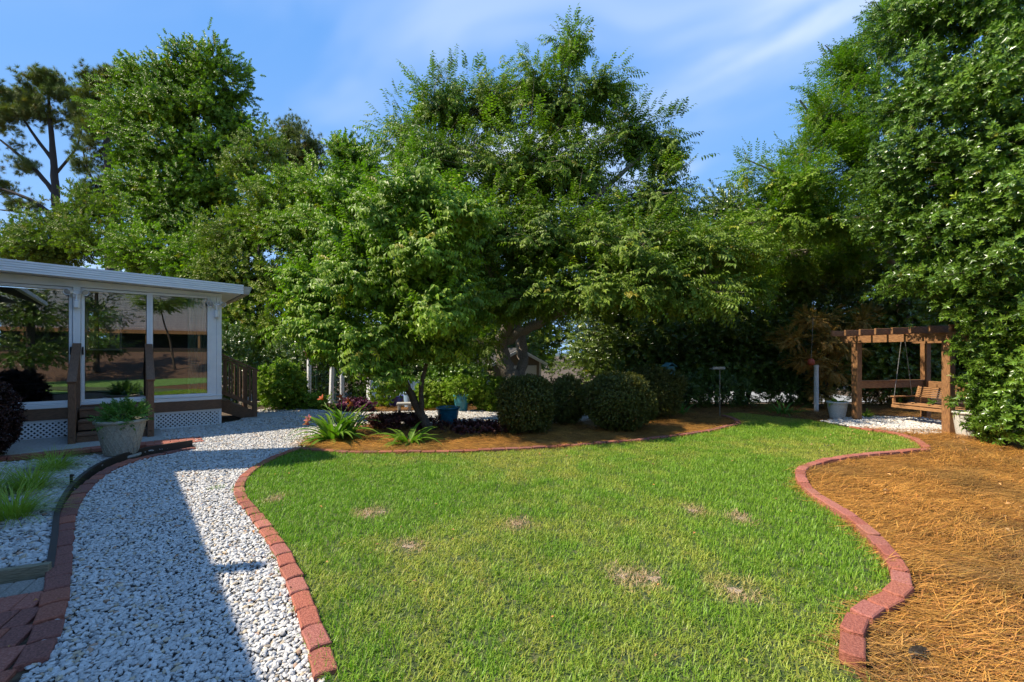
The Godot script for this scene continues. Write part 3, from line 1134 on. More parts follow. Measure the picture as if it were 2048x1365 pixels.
func lattice(parent: Node, x0: float, x1: float, y0: float, y1: float, z: float) -> void:
	var o := part("lattice_frame", frame_mesh(x1 - x0, y1 - y0, 0.045, 0.03), M.vinyl, parent)
	o.position = Vector3((x0 + x1) / 2, (y0 + y1) / 2, z)
	var w := x1 - x0 - 0.08
	var h := y1 - y0 - 0.08
	for dirn in [1, -1]:
		var c := -w / 2 - h / 2
		while c < w / 2 + h / 2:
			c += 0.072
			# line x = c + dirn * y clipped to the panel
			var ya := -h / 2
			var yb := h / 2
			if dirn > 0:
				ya = maxf(ya, -w / 2 - c)
				yb = minf(yb, w / 2 - c)
			else:
				ya = maxf(ya, c - w / 2)
				yb = minf(yb, c + w / 2)
			if yb - ya < 0.05:
				continue
			var a := Vector3(c + dirn * ya, ya, -0.003 * dirn)
			var b := Vector3(c + dirn * yb, yb, -0.003 * dirn)
			beam("lattice_slat", a, b, 0.006, 0.024, M.vinyl, o, 0.001)


func build_sunroom() -> void:
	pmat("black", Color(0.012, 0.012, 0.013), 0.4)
	nmat("vinyl", [Color(0.78, 0.78, 0.78), Color(0.83, 0.83, 0.82), Color(0.87, 0.86, 0.85)], 0.42, Vector3(0.8, 0.8, 0.8), 0.01, 0.0, true)
	nmat("stained_wood", [Color(0.105, 0.052, 0.026), Color(0.17, 0.085, 0.043), Color(0.22, 0.115, 0.06)], 0.6, Vector3(0.9, 9, 9), 0.02, 0.12)
	var g := pmat("glass", Color(0.92, 0.97, 0.95), 0.0)
	g.refraction_enabled = true
	g.refraction_scale = 0.15
	g.albedo_color.a = 0.0
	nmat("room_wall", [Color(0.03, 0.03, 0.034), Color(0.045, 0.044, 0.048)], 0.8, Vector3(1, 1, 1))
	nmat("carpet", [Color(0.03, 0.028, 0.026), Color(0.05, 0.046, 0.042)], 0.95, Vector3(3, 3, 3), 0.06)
	var o := thing("sunroom", "white framed sunroom with big glass doors, flat white roof and lattice skirt", "sunroom", ROOM_AT, ROOM_TURN)
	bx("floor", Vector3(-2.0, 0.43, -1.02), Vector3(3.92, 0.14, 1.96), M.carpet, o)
	beam("rim_board", Vector3(-4.0, 0.43, -0.02), Vector3(0, 0.43, -0.02), 0.05, 0.19, M.stained_wood, o)
	beam("rim_board", Vector3(-0.025, 0.43, -0.05), Vector3(-0.025, 0.43, -2.0), 0.045, 0.19, M.stained_wood, o)
	lattice(o, -1.10, 0.0, -0.02, 0.335, -0.04)
	lattice(o, -4.0, -2.22, -0.02, 0.335, -0.04)
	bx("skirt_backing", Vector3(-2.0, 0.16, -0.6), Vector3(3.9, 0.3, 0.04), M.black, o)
	bx("skirt_side", Vector3(-0.03, 0.16, -1.05), Vector3(0.03, 0.33, 1.9), M.vinyl, o)
	# front wall
	bx("sill_rail", Vector3(-2.0, 0.562, -0.045), Vector3(4.0, 0.076, 0.13), M.vinyl, o, 0.008)
	bx("sill_lip", Vector3(-0.575, 0.608, -0.03), Vector3(1.15, 0.016, 0.12), M.vinyl, o, 0.003)
	var hd := MB.new()
	hd.hex([Vector3(-4.0, 2.612, -0.1), Vector3(0, 2.612, -0.1), Vector3(0, 2.612, -0.005), Vector3(-4.0, 2.612, -0.005),
		Vector3(-4.0, 2.785, -0.1), Vector3(0, 2.668, -0.1), Vector3(0, 2.668, -0.005), Vector3(-4.0, 2.785, -0.005)])
	part("header", hd.mesh(), M.vinyl, o)
	bx("corner_post", Vector3(-0.045, 1.606, -0.05), Vector3(0.09, 2.01, 0.1), M.vinyl, o, 0.008)
	bx("corner_panel", Vector3(-0.145, 1.606, -0.045), Vector3(0.106, 2.01, 0.06), M.vinyl, o, 0.002)
	bx("panel_bead", Vector3(-0.142, 1.606, -0.012), Vector3(0.02, 2.01, 0.008), M.vinyl, o, 0.002)
	bx("wall_post", Vector3(-2.145, 1.606, -0.04), Vector3(0.10, 2.01, 0.09), M.vinyl, o, 0.006)
	window(o, "window", Vector3(-0.675, 1.610, -0.05), 0.95, 1.99, 0.045, 0.08)
	var dr := window(o, "door", Vector3(-1.62, 1.603, -0.06), 0.94, 2.0, 0.045, 0.07)
	var dl := window(o, "door", Vector3(-2.67, 1.603, -0.06), 0.94, 2.0, 0.045, 0.07)
	window(o, "window", Vector3(-3.57, 1.603, -0.05), 0.86, 2.0, 0.045, 0.08)
	for e in [[dr, -0.448], [dl, 0.448]]:
		var hm := MB.new()
		hm.box(Vector3.ZERO, Vector3(0.022, 0.14, 0.02), 0.006)
		hm.tube([Vector3(0, -0.06, 0.01), Vector3(0, -0.05, 0.04), Vector3(0, 0.05, 0.04), Vector3(0, 0.06, 0.01)], [0.008, 0.009, 0.009, 0.008], 6)
		var hh := part("handle", hm.mesh(), M.black, e[0])
		hh.position = Vector3(e[1], -0.10, 0.045)
	# right side wall, back wall
	bx("side_rail", Vector3(-0.04, 0.7, -1.05), Vector3(0.08, 0.34, 1.88), M.vinyl, o)
	bx("side_header", Vector3(-0.04, 2.63, -1.05), Vector3(0.075, 0.07, 1.88), M.vinyl, o)
	for k in 2:
		window(o, "window", Vector3(-0.045, 1.735, -0.56 - k * 0.93), 0.92, 1.72, 0.05, 0.07, PI / 2)
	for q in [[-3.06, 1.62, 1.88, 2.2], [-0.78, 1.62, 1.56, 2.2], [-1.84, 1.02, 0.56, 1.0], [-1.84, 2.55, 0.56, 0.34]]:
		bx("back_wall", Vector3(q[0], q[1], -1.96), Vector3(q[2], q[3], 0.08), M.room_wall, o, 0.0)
	window(o, "window", Vector3(-1.84, 1.95, -1.96), 0.556, 0.856, 0.03, 0.07)
	for k in 2:
		bx("muntin", Vector3(-1.84 - 0.09 + k * 0.18, 1.95, -1.94), Vector3(0.012, 0.8, 0.012), M.black, o, 0.0)
	for k in 3:
		bx("muntin", Vector3(-1.84, 1.74 + k * 0.2, -1.945), Vector3(0.5, 0.012, 0.012), M.black, o, 0.0)
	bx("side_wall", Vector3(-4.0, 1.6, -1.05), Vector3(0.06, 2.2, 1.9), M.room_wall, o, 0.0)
	# roof: falls slightly to the right
	var sl := 0.0285
	var roof := MB.new()
	var ry := func(x: float) -> float: return 2.66 + (0.32 - x) * sl
	var c := []
	for yy in [0.012, 0.172]:
		for e in [[-3.62, 0.31], [0.31, 0.31], [0.31, -2.3], [-3.62, -2.3]]:
			c.append(Vector3(e[0], ry.call(e[0]) + yy, e[1]))
	roof.hex(c)
	part("roof", roof.mesh(), M.vinyl, o)
	for k in 5:
		var fm := MB.new()
		var p := []
		for yy in [0.002 + k * 0.038, 0.002 + k * 0.038 + 0.033]:
			for e in [[-3.62, 0.35], [0.33, 0.35], [0.33, 0.312], [-3.62, 0.312]]:
				p.append(Vector3(e[0], ry.call(e[0]) + yy, e[1] - (0.004 if k % 2 and e[1] > 0.32 else 0.0)))
		fm.hex(p)
		part("fascia_strip", fm.mesh(), M.vinyl, o)
	var gt := MB.new()
	gt.quad(Vector3(0.335, 2.66, 0.34), Vector3(0.335, 2.66, -2.3), Vector3(0.335, 2.83, -2.3), Vector3(0.335, 2.83, 0.34))
	gt.box(Vector3(0.385, 2.665, -0.98), Vector3(0.09, 0.012, 2.6), 0.0)
	gt.box(Vector3(0.455, 2.745, -0.98), Vector3(0.012, 0.17, 2.6), 0.003, Basis(Vector3(0, 0, 1), -0.35))
	gt.hex([Vector3(0.34, 2.663, 0.315), Vector3(0.43, 2.663, 0.315), Vector3(0.43, 2.663, 0.325), Vector3(0.34, 2.663, 0.325), Vector3(0.34, 2.82, 0.315), Vector3(0.49, 2.82, 0.315), Vector3(0.49, 2.82, 0.325), Vector3(0.34, 2.82, 0.325)])
	nmat("beige_metal", [Color(0.42, 0.37, 0.31), Color(0.48, 0.43, 0.36)], 0.5, Vector3(1, 1, 1))
	part("gutter", gt.mesh(), M.beige_metal, o)
	bx("roof_vent", Vector3(-1.35, 2.895, -0.4), Vector3(0.5, 0.03, 0.5), M.beige_metal, o)

	# twin-head flood lights
	var lamp := thing("flood_light", "white twin-head flood light on the post between the two glass doors", "flood light", room_point(-2.145, 2.42, 0.006), ROOM_TURN, "twin-head flood lights on the sunroom")
	bx("base_plate", Vector3(0, 0.06, 0.012), Vector3(0.11, 0.1, 0.03), M.vinyl, lamp, 0.01)
	for s in [-1, 1]:
		var hm := MB.new()
		hm.lathe([Vector2(0.0, -0.075), Vector2(0.028, -0.07), Vector2(0.033, -0.03), Vector2(0.05, 0.02), Vector2(0.056, 0.05), Vector2(0.05, 0.052), Vector2(0.04, 0.02), Vector2(0.0, 0.015)], 14)
		var h := part("lamp_head", hm.mesh(), M.vinyl, lamp)
		h.position = Vector3(s * 0.095, 0.10, 0.075)
		h.rotation = Vector3(1.9, 0, -s * 0.45)
		var lens_m := MB.new()
		lens_m.lathe([Vector2(0.0, 0.03), Vector2(0.03, 0.032), Vector2(0.048, 0.04), Vector2(0.03, 0.048), Vector2(0, 0.052)], 12)
		part("lens", lens_m.mesh(), M.beige_metal, h)
	var ar := MB.new()
	ar.tube([Vector3(-0.08, 0.095, 0.06), Vector3(0, 0.06, 0.04), Vector3(0.08, 0.095, 0.06)], [0.012, 0.014, 0.012], 6)
	ar.tube([Vector3(0, 0.06, 0.03), Vector3(0, 0.0, 0.06), Vector3(0, -0.05, 0.06)], [0.016, 0.016, 0.016], 6)
	part("bracket", ar.mesh(), M.vinyl, lamp)
	bx("motion_sensor", Vector3(0, -0.11, 0.06), Vector3(0.085, 0.15, 0.07), M.vinyl, lamp, 0.022)
	copy(lamp, room_point(-0.1, 2.36, 0.006), ROOM_TURN, "white twin-head flood light at the outer corner of the sunroom", "twin-head flood lights on the sunroom")

	# inside
	nmat("curtain_cloth", [Color(0.38, 0.48, 0.38), Color(0.48, 0.58, 0.47)], 0.9, Vector3(2, 2, 2))
	M.curtain_cloth.backlight_enabled = true
	M.curtain_cloth.backlight = Color(0.7, 0.8, 0.7)
	var cu := MB.new()
	var n := 28
	for i in n:
		var x0 := -0.55 + 0.33 * i / n
		var x1 := -0.55 + 0.33 * (i + 1) / n
		var z0 := 0.025 * sin(i * 1.35)
		var z1 := 0.025 * sin((i + 1) * 1.35)
		cu.quad(Vector3(x0, 0.53, z0), Vector3(x1, 0.53, z1), Vector3(x1, 2.58, z1 * 0.6), Vector3(x0, 2.58, z0 * 0.6))
	var cur := thing("curtain", "pale green curtain hanging inside the right sunroom window", "curtain", room_point(0, 0, -0.22), ROOM_TURN)
	part("curtain_fabric", cu.mesh(), M.curtain_cloth, cur)
	var rod := MB.new()
	rod.tube([Vector3(-1.0, 2.59, 0), Vector3(-0.12, 2.59, 0)], [0.012, 0.012], 8)
	part("curtain_rod", rod.mesh(), M.black, cur)
	var ch := thing("armchair", "dark rounded armchair inside the sunroom behind the left glass door", "armchair", room_point(-3.0, 0.505, -0.9), ROOM_TURN)
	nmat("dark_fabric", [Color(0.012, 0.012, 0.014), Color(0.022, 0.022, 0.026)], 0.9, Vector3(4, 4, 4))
	bx("seat", Vector3(0, 0.25, 0), Vector3(0.8, 0.3, 0.75), M.dark_fabric, ch, 0.08)
	var bk := MB.new()
	bk.tube([Vector3(-0.42, 0.45, -0.2), Vector3(-0.36, 0.62, 0.22), Vector3(0, 0.68, 0.36), Vector3(0.36, 0.62, 0.22), Vector3(0.42, 0.45, -0.2)], [0.1, 0.16, 0.2, 0.16, 0.1], 12)
	part("backrest", bk.mesh(), M.dark_fabric, ch)
	for s in [-1, 1]:
		bx("leg", Vector3(s * 0.3, 0.05, 0.25), Vector3(0.05, 0.1, 0.05), M.black, ch)
		bx("leg", Vector3(s * 0.3, 0.05, -0.25), Vector3(0.05, 0.1, 0.05), M.black, ch)


func build_steps() -> void:
	# front steps
	var o := thing("front_steps", "brown wooden steps with two sloping side rails up to the glass door", "steps", ROOM_AT, ROOM_TURN)
	var xl := -2.14
	var xr := -1.17
	for k in 3:
		var z := 0.98 - k * 0.31
		var y := 0.175 * (k + 1)
		for j in 2:
			beam("tread_board", Vector3(xl + 0.05, y - 0.018, z - 0.07 - j * 0.148), Vector3(xr - 0.05, y - 0.018, z - 0.07 - j * 0.148), 0.142, 0.036, M.stained_wood, o)
		beam("riser_board", Vector3(xl + 0.05, y - 0.098, z - 0.03), Vector3(xr - 0.05, y - 0.098, z - 0.03), 0.022, 0.118, M.stained_wood, o)
	beam("threshold", Vector3(xl + 0.05, 0.545, 0.04), Vector3(xr - 0.05, 0.545, 0.04), 0.07, 0.03, M.stained_wood, o)
	for x in [xl, xr]:
		beam("newel_post", Vector3(x, -0.02, 1.0), Vector3(x, 1.02, 1.0), 0.09, 0.09, M.stained_wood, o, 0.006)
		beam("wall_post", Vector3(x, 0.4, 0.08), Vector3(x, 1.56, 0.08), 0.09, 0.08, M.stained_wood, o, 0.006)
		beam("handrail", Vector3(x, 1.0, 1.06), Vector3(x, 1.62, 0.03), 0.115, 0.04, M.stained_wood, o, 0.006)
		beam("rail_board", Vector3(x, 0.93, 1.0), Vector3(x, 1.53, 0.06), 0.04, 0.09, M.stained_wood, o, 0.004)
		beam("stringer", Vector3(x, 0.06, 1.02), Vector3(x, 0.44, 0.03), 0.04, 0.22, M.stained_wood, o, 0.004)
	# landing
	var l := thing("landing_slab", "grey concrete landing slab at the foot of the front steps", "slab", ROOM_AT, ROOM_TURN)
	bx("slab", Vector3(-2.35, 0.005, 0.76), Vector3(2.7, 0.07, 1.42), M.concrete, l, 0.012)
	var be := Node3D.new()
	be.name = numbered("brick_edging")
	add_child(be)
	be.position = ROOM_AT
	be.rotation.y = ROOM_TURN
	tag(be, "two rows of red bricks along the front of the concrete landing", "", "", "structure")
	var bm := []
	for i in 4:
		var b := MB.new()
		b.box(Vector3.ZERO, Vector3(0.204, 0.06, 0.1), 0.006, Basis(), 0.0015, rng)
		bm.append(b.mesh())
	for r in 5:
		for k in 15:
			var x := -0.62 - k * 0.212 - (0.106 if r % 2 else 0.0)
			if r > 1 and x < -1.0 - (4 - r) * 0.25 - 0.0:
				continue
			var e := part("brick", bm[rng.randi() % 4], [M.brick_red, M.brick_rose, M.brick_brown][rng.randi() % 3], be)
			e.position = Vector3(x, 0.005 + rng.randf_range(-0.002, 0.002), 1.53 + r * 0.107)
			e.rotation = Vector3(rng.randf_range(-0.01, 0.01), rng.randf_range(-0.01, 0.01), 0)

	# side steps: go down to the right from the side wall
	var s := thing("side_steps", "brown wooden side steps with picket railing at the right of the sunroom", "steps", ROOM_AT, ROOM_TURN)
	for zz in [-0.66, -1.75]:
		beam("stringer", Vector3(0.0, 0.36, zz), Vector3(0.74, 0.03, zz), 0.04, 0.24, M.stained_wood, s)
		beam("newel_post", Vector3(0.72, -0.03, zz), Vector3(0.72, 1.08, zz), 0.09, 0.09, M.stained_wood, s, 0.006)
		beam("handrail", Vector3(0.01, 1.47, zz), Vector3(0.80, 1.06, zz), 0.09, 0.04, M.stained_wood, s)
		beam("bottom_rail", Vector3(0.01, 0.66, zz), Vector3(0.7, 0.30, zz), 0.04, 0.08, M.stained_wood, s)
		for k in 6:
			var x := 0.05 + k * 0.115
			beam("picket", Vector3(x, 0.62 - x * 0.52, zz), Vector3(x, 1.43 - x * 0.52, zz), 0.035, 0.035, M.stained_wood, s, 0.002)
	for k in 3:
		beam("tread_board", Vector3(0.12 + k * 0.24, 0.42 - k * 0.15, -0.66), Vector3(0.12 + k * 0.24, 0.42 - k * 0.15, -1.75), 0.24, 0.036, M.stained_wood, s)
	var pad := thing("stepping_slab", "flat grey slab at the foot of the wooden side steps", "slab", room_point(0.95, 0, -0.85), ROOM_TURN)
	bx("slab", Vector3(0, 0.0, 0), Vector3(0.8, 0.06, 0.9), M.concrete, pad, 0.015)


func build_house() -> void:
	nmat("siding", [Color(0.50, 0.51, 0.51), Color(0.58, 0.585, 0.58)], 0.6, Vector3(0.5, 0.5, 0.5))
	nmat("shingle_roof", [Color(0.03, 0.028, 0.027), Color(0.065, 0.06, 0.056)], 0.95, Vector3(2, 2, 2), 0.05)
	# main house, out of view on the left: its eave shades the path
	var o := thing("house", "white main house beside the sunroom whose eave shades the gravel", "house", ROOM_AT, ROOM_TURN)
	bx("wall", Vector3(-8.65, 1.55, 3.5), Vector3(6.9, 3.1, 14.6), M.siding, o, 0.0)
	var rf := MB.new()
	var z0 := -4.0
	var z1 := 11.1
	for e in [[-3.64, -8.1], [-12.5, -8.1]]:
		var p := [Vector3(e[0], 3.05, z0), Vector3(e[1], 5.0, z0), Vector3(e[1], 5.0, z1), Vector3(e[0], 3.05, z1)]
		var q := []
		for k in p: q.append(k)
		for k in p: q.append(k + Vector3(0, 0.17, 0))
		rf.hex(q)
	part("roof", rf.mesh(), M.shingle_roof, o)
	bx("gutter", Vector3(-3.60, 3.14, 3.55), Vector3(0.12, 0.12, 15.1), M.vinyl, o)
	for zz in [z0 + 0.3, z1 - 0.4]:
		var gm := MB.new()
		gm.hex([Vector3(-12.1, 3.09, zz), Vector3(-4.1, 3.09, zz), Vector3(-4.1, 3.09, zz + 0.1), Vector3(-12.1, 3.09, zz + 0.1), Vector3(-8.15, 4.95, zz), Vector3(-8.05, 4.95, zz), Vector3(-8.05, 4.95, zz + 0.1), Vector3(-8.15, 4.95, zz + 0.1)])
		part("gable", gm.mesh(), M.siding, o)
	bx("chimney", Vector3(-4.35, 3.2, 1.52), Vector3(0.7, 5.7, 1.05), M.brick_brown, o, 0.01)
	var pv := MB.new()
	pv.tube([Vector3(-3.93, 3.1, 5.74), Vector3(-3.93, 3.95, 5.74)], [0.075, 0.075], 12)
	part("vent_pipe", pv.mesh(), M.beige_metal, o)

	# neighbouring house on the bank behind the camera, seen in the glass
	var nb := thing("neighbour_house", "white lap-sided house mirrored in the sunroom glass", "house", Vector3(18.6, 1.7, 16.9), -2.366)
	bx("wall", Vector3(0, 2.6, -1.6), Vector3(20, 6.4, 3.0), M.siding, nb, 0.0)
	for k in 20:
		var b := beam("siding_board", Vector3(-10, 1.75 + k * 0.2, -0.07), Vector3(10, 1.75 + k * 0.2, -0.07), 0.03, 0.21, M.siding, nb, 0.003)
		b.rotate_object_local(Vector3.RIGHT, 0.38)
	bx("deck_floor", Vector3(0, 1.5, 1.2), Vector3(20, 0.05, 2.6), M.arbor_wood, nb)
	beam("deck_beam", Vector3(-10, 1.40, 2.5), Vector3(10, 1.40, 2.5), 0.08, 0.28, M.arbor_wood, nb)
	bx("skirt_backing", Vector3(0, 0.6, 0.0), Vector3(20, 1.6, 0.1), M.black, nb, 0.0)
	for k in 6:
		beam("deck_post", Vector3(-8 + k * 3.3, -0.1, 2.4), Vector3(-8 + k * 3.3, 1.3, 2.4), 0.14, 0.14, M.arbor_wood, nb)
	var tw := thing("retaining_timber", "low dark timber border mirrored in the sunroom glass", "timber", Vector3(13.1, 1.55, 11.2), -2.366)
	beam("timber", Vector3(-12, 0.12, 0), Vector3(12, 0.12, 0), 0.18, 0.3, M.rubber, tw)


# ---------------------------------------------------------------- swing arbor and pots
func build_arbor() -> void:
	nmat("arbor_wood", [Color(0.13, 0.058, 0.023), Color(0.26, 0.120, 0.042), Color(0.36, 0.18, 0.068)], 0.65, Vector3(0.8, 8, 8), 0.022, 0.2)
	nmat("swing_wood", [Color(0.22, 0.105, 0.042), Color(0.34, 0.168, 0.066), Color(0.43, 0.225, 0.092)], 0.6, Vector3(0.9, 12, 12), 0.02, 0.08)
	var A := Vector3(7.46, 0, -9.84)
	var u := Vector3(0.2084, 0, 0.978)
	var n := Vector3(0.978, 0, -0.2084)
	var o := thing("swing_arbor", "brown wooden arbor with thick posts over the hanging swing", "arbor", A)
	var w := 1.73
	var dp := 1.89
	for e in [[0.0, 0.0], [w, 0.0], [0.0, dp], [w, dp]]:
		var p: Vector3 = u * e[0] + n * e[1]
		var pm := part("post", boxm(Vector3(1.72, 0.135, 0.135), 0.008), M.arbor_wood, o)
		pm.transform = Transform3D(Basis(Vector3.UP, u, n), p + Vector3(0, 0.82, 0))
	for e in [0.0, dp]:
		# beam with a curved cut at each end
		var b := MB.new()
		var prof := []
		var hl := w / 2 + 0.36
		for k in 7:
			var a := k / 6.0 * PI * 0.5
			prof.append(Vector2(-hl + 0.16 * (1.0 - cos(a)) - 0.0, 0.075 - 0.15 * sin(a) * 0.98))
		var ring := []
		for q in prof: ring.append(q)
		for k in range(6, -1, -1): ring.append(Vector2(-prof[k].x, prof[k].y))
		for k in ring.size():
			var k2 := (k + 1) % ring.size()
			b.qout(Vector3(ring[k].x, ring[k].y, -0.045), Vector3(ring[k2].x, ring[k2].y, -0.045), Vector3(ring[k2].x, ring[k2].y, 0.045), Vector3(ring[k].x, ring[k].y, 0.045), Vector3.ZERO)
		for k in 7:
			if k < 6:
				for zz in [-0.045, 0.045]:
					b.qout(Vector3(prof[k].x, prof[k].y, zz), Vector3(-prof[k].x, prof[k].y, zz), Vector3(-prof[k + 1].x, prof[k + 1].y, zz), Vector3(prof[k + 1].x, prof[k + 1].y, zz), Vector3.ZERO)
		var bm := part("beam", b.mesh(), M.arbor_wood, o)
		bm.transform = Transform3D(Basis(u, Vector3.UP, u.cross(Vector3.UP)), u * w / 2 + n * e + Vector3(0, 1.757, 0))
	for k in 8:
		var s := -0.28 + k * 0.325
		beam("rafter", u * s + n * -0.36 + Vector3(0, 1.895, 0), u * s + n * (dp + 0.36) + Vector3(0, 1.895, 0), 0.04, 0.125, M.arbor_wood, o)
	beam("side_rail", n * 0.07 + Vector3(0, 0.77, 0), n * (dp - 0.07) + Vector3(0, 0.77, 0), 0.04, 0.14, M.arbor_wood, o)
	beam("side_rail", n * 0.02 + Vector3(0, 0.855, 0), n * (dp - 0.02) + Vector3(0, 0.855, 0), 0.09, 0.03, M.arbor_wood, o)
	beam("back_rail", u * 0.07 + n * dp + Vector3(0, 0.77, 0), u * (w - 0.07) + n * dp + Vector3(0, 0.77, 0), 0.04, 0.14, M.arbor_wood, o)

	# swing: hangs under the middle, faces the lawn
	var B := Basis(u, Vector3.UP, -n)
	var s := thing("porch_swing", "slatted wooden swing bench hanging on chains inside the arbor", "swing", A + u * (w / 2 + 0.03) + n * 0.95)
	var add := func(called: String, a: Vector3, b: Vector3, wd: float, ht: float) -> void:
		beam(called, B * a, B * b, wd, ht, M.swing_wood, s, 0.003)
	for k in 6:
		add.call("seat_slat", Vector3(-0.66, 0.365 + 0.012 * absf(k - 2.5), 0.26 - k * 0.088), Vector3(0.66, 0.365 + 0.012 * absf(k - 2.5), 0.26 - k * 0.088), 0.07, 0.02)
	add.call("front_apron", Vector3(-0.68, 0.335, 0.285), Vector3(0.68, 0.335, 0.285), 0.022, 0.06)
	for k in 9:
		var t := k / 8.0
		add.call("back_slat", Vector3(-0.62, 0.42 + 0.038 * k, -0.24 - 0.10 * t), Vector3(0.62, 0.42 + 0.038 * k, -0.24 - 0.10 * t), 0.016, 0.027)
	for x in [-0.6, 0.0, 0.6]:
		add.call("back_stile", Vector3(x, 0.34, -0.25), Vector3(x, 0.75, -0.372), 0.05, 0.03)
		add.call("seat_rail", Vector3(x, 0.33, 0.27), Vector3(x, 0.33, -0.26), 0.04, 0.06)
	for x in [-0.66, 0.66]:
		add.call("armrest", Vector3(x, 0.535, 0.30), Vector3(x, 0.535, -0.30), 0.085, 0.022)
		add.call("arm_post", Vector3(x, 0.36, 0.25), Vector3(x, 0.525, 0.25), 0.05, 0.035)
		for z in [0.24, -0.24]:
			var cm := MB.new()
			var from := B * Vector3(x, 0.545, z)
			var to := B * Vector3(x * 1.0, 1.74, z * 0.2)
			var links := 34
			for k in links:
				var c0 := from.lerp(to, float(k) / links)
				var c1 := from.lerp(to, (k + 1.15) / links)
				cm.tube([c0, c1], [0.006 if k % 2 else 0.0085, 0.006 if k % 2 else 0.0085], 4)
			part("chain", cm.mesh(), M.steel, s)


func pot_mesh(r0: float, r1: float, h: float, lip: float) -> ArrayMesh:
	var b := MB.new()
	b.lathe([Vector2(0, 0), Vector2(r0 * 0.97, 0), Vector2(r0, 0.012), Vector2(lerpf(r0, r1, 0.5), h * 0.48), Vector2(lerpf(r0, r1, 0.88), h - lip), Vector2(r1 - 0.008, h - lip + 0.002),
		Vector2(r1 + 0.012, h - lip * 0.85), Vector2(r1 + 0.018, h - lip * 0.4), Vector2(r1 + 0.010, h - 0.006), Vector2(r1 - 0.005, h), Vector2(r1 - 0.022, h - 0.008), Vector2(r1 - 0.035, h - lip), Vector2(r1 * 0.86, h - 0.09)], 40)
	return b.mesh()


func pot(called: String, label: String, at: Vector3, r0: float, r1: float, h: float, mat: Material, cat := "flower pot") -> Node3D:
	var o := thing(called, label, cat, at)
	part("bowl", pot_mesh(r0, r1, h, 0.05), mat, o)
	var b := MB.new()
	b.lathe([Vector2(r1 * 0.88, h - 0.085), Vector2(r1 * 0.4, h - 0.06), Vector2(0, h - 0.055)], 20)
	part("potting_soil", b.mesh(), M.soil, o)
	return o


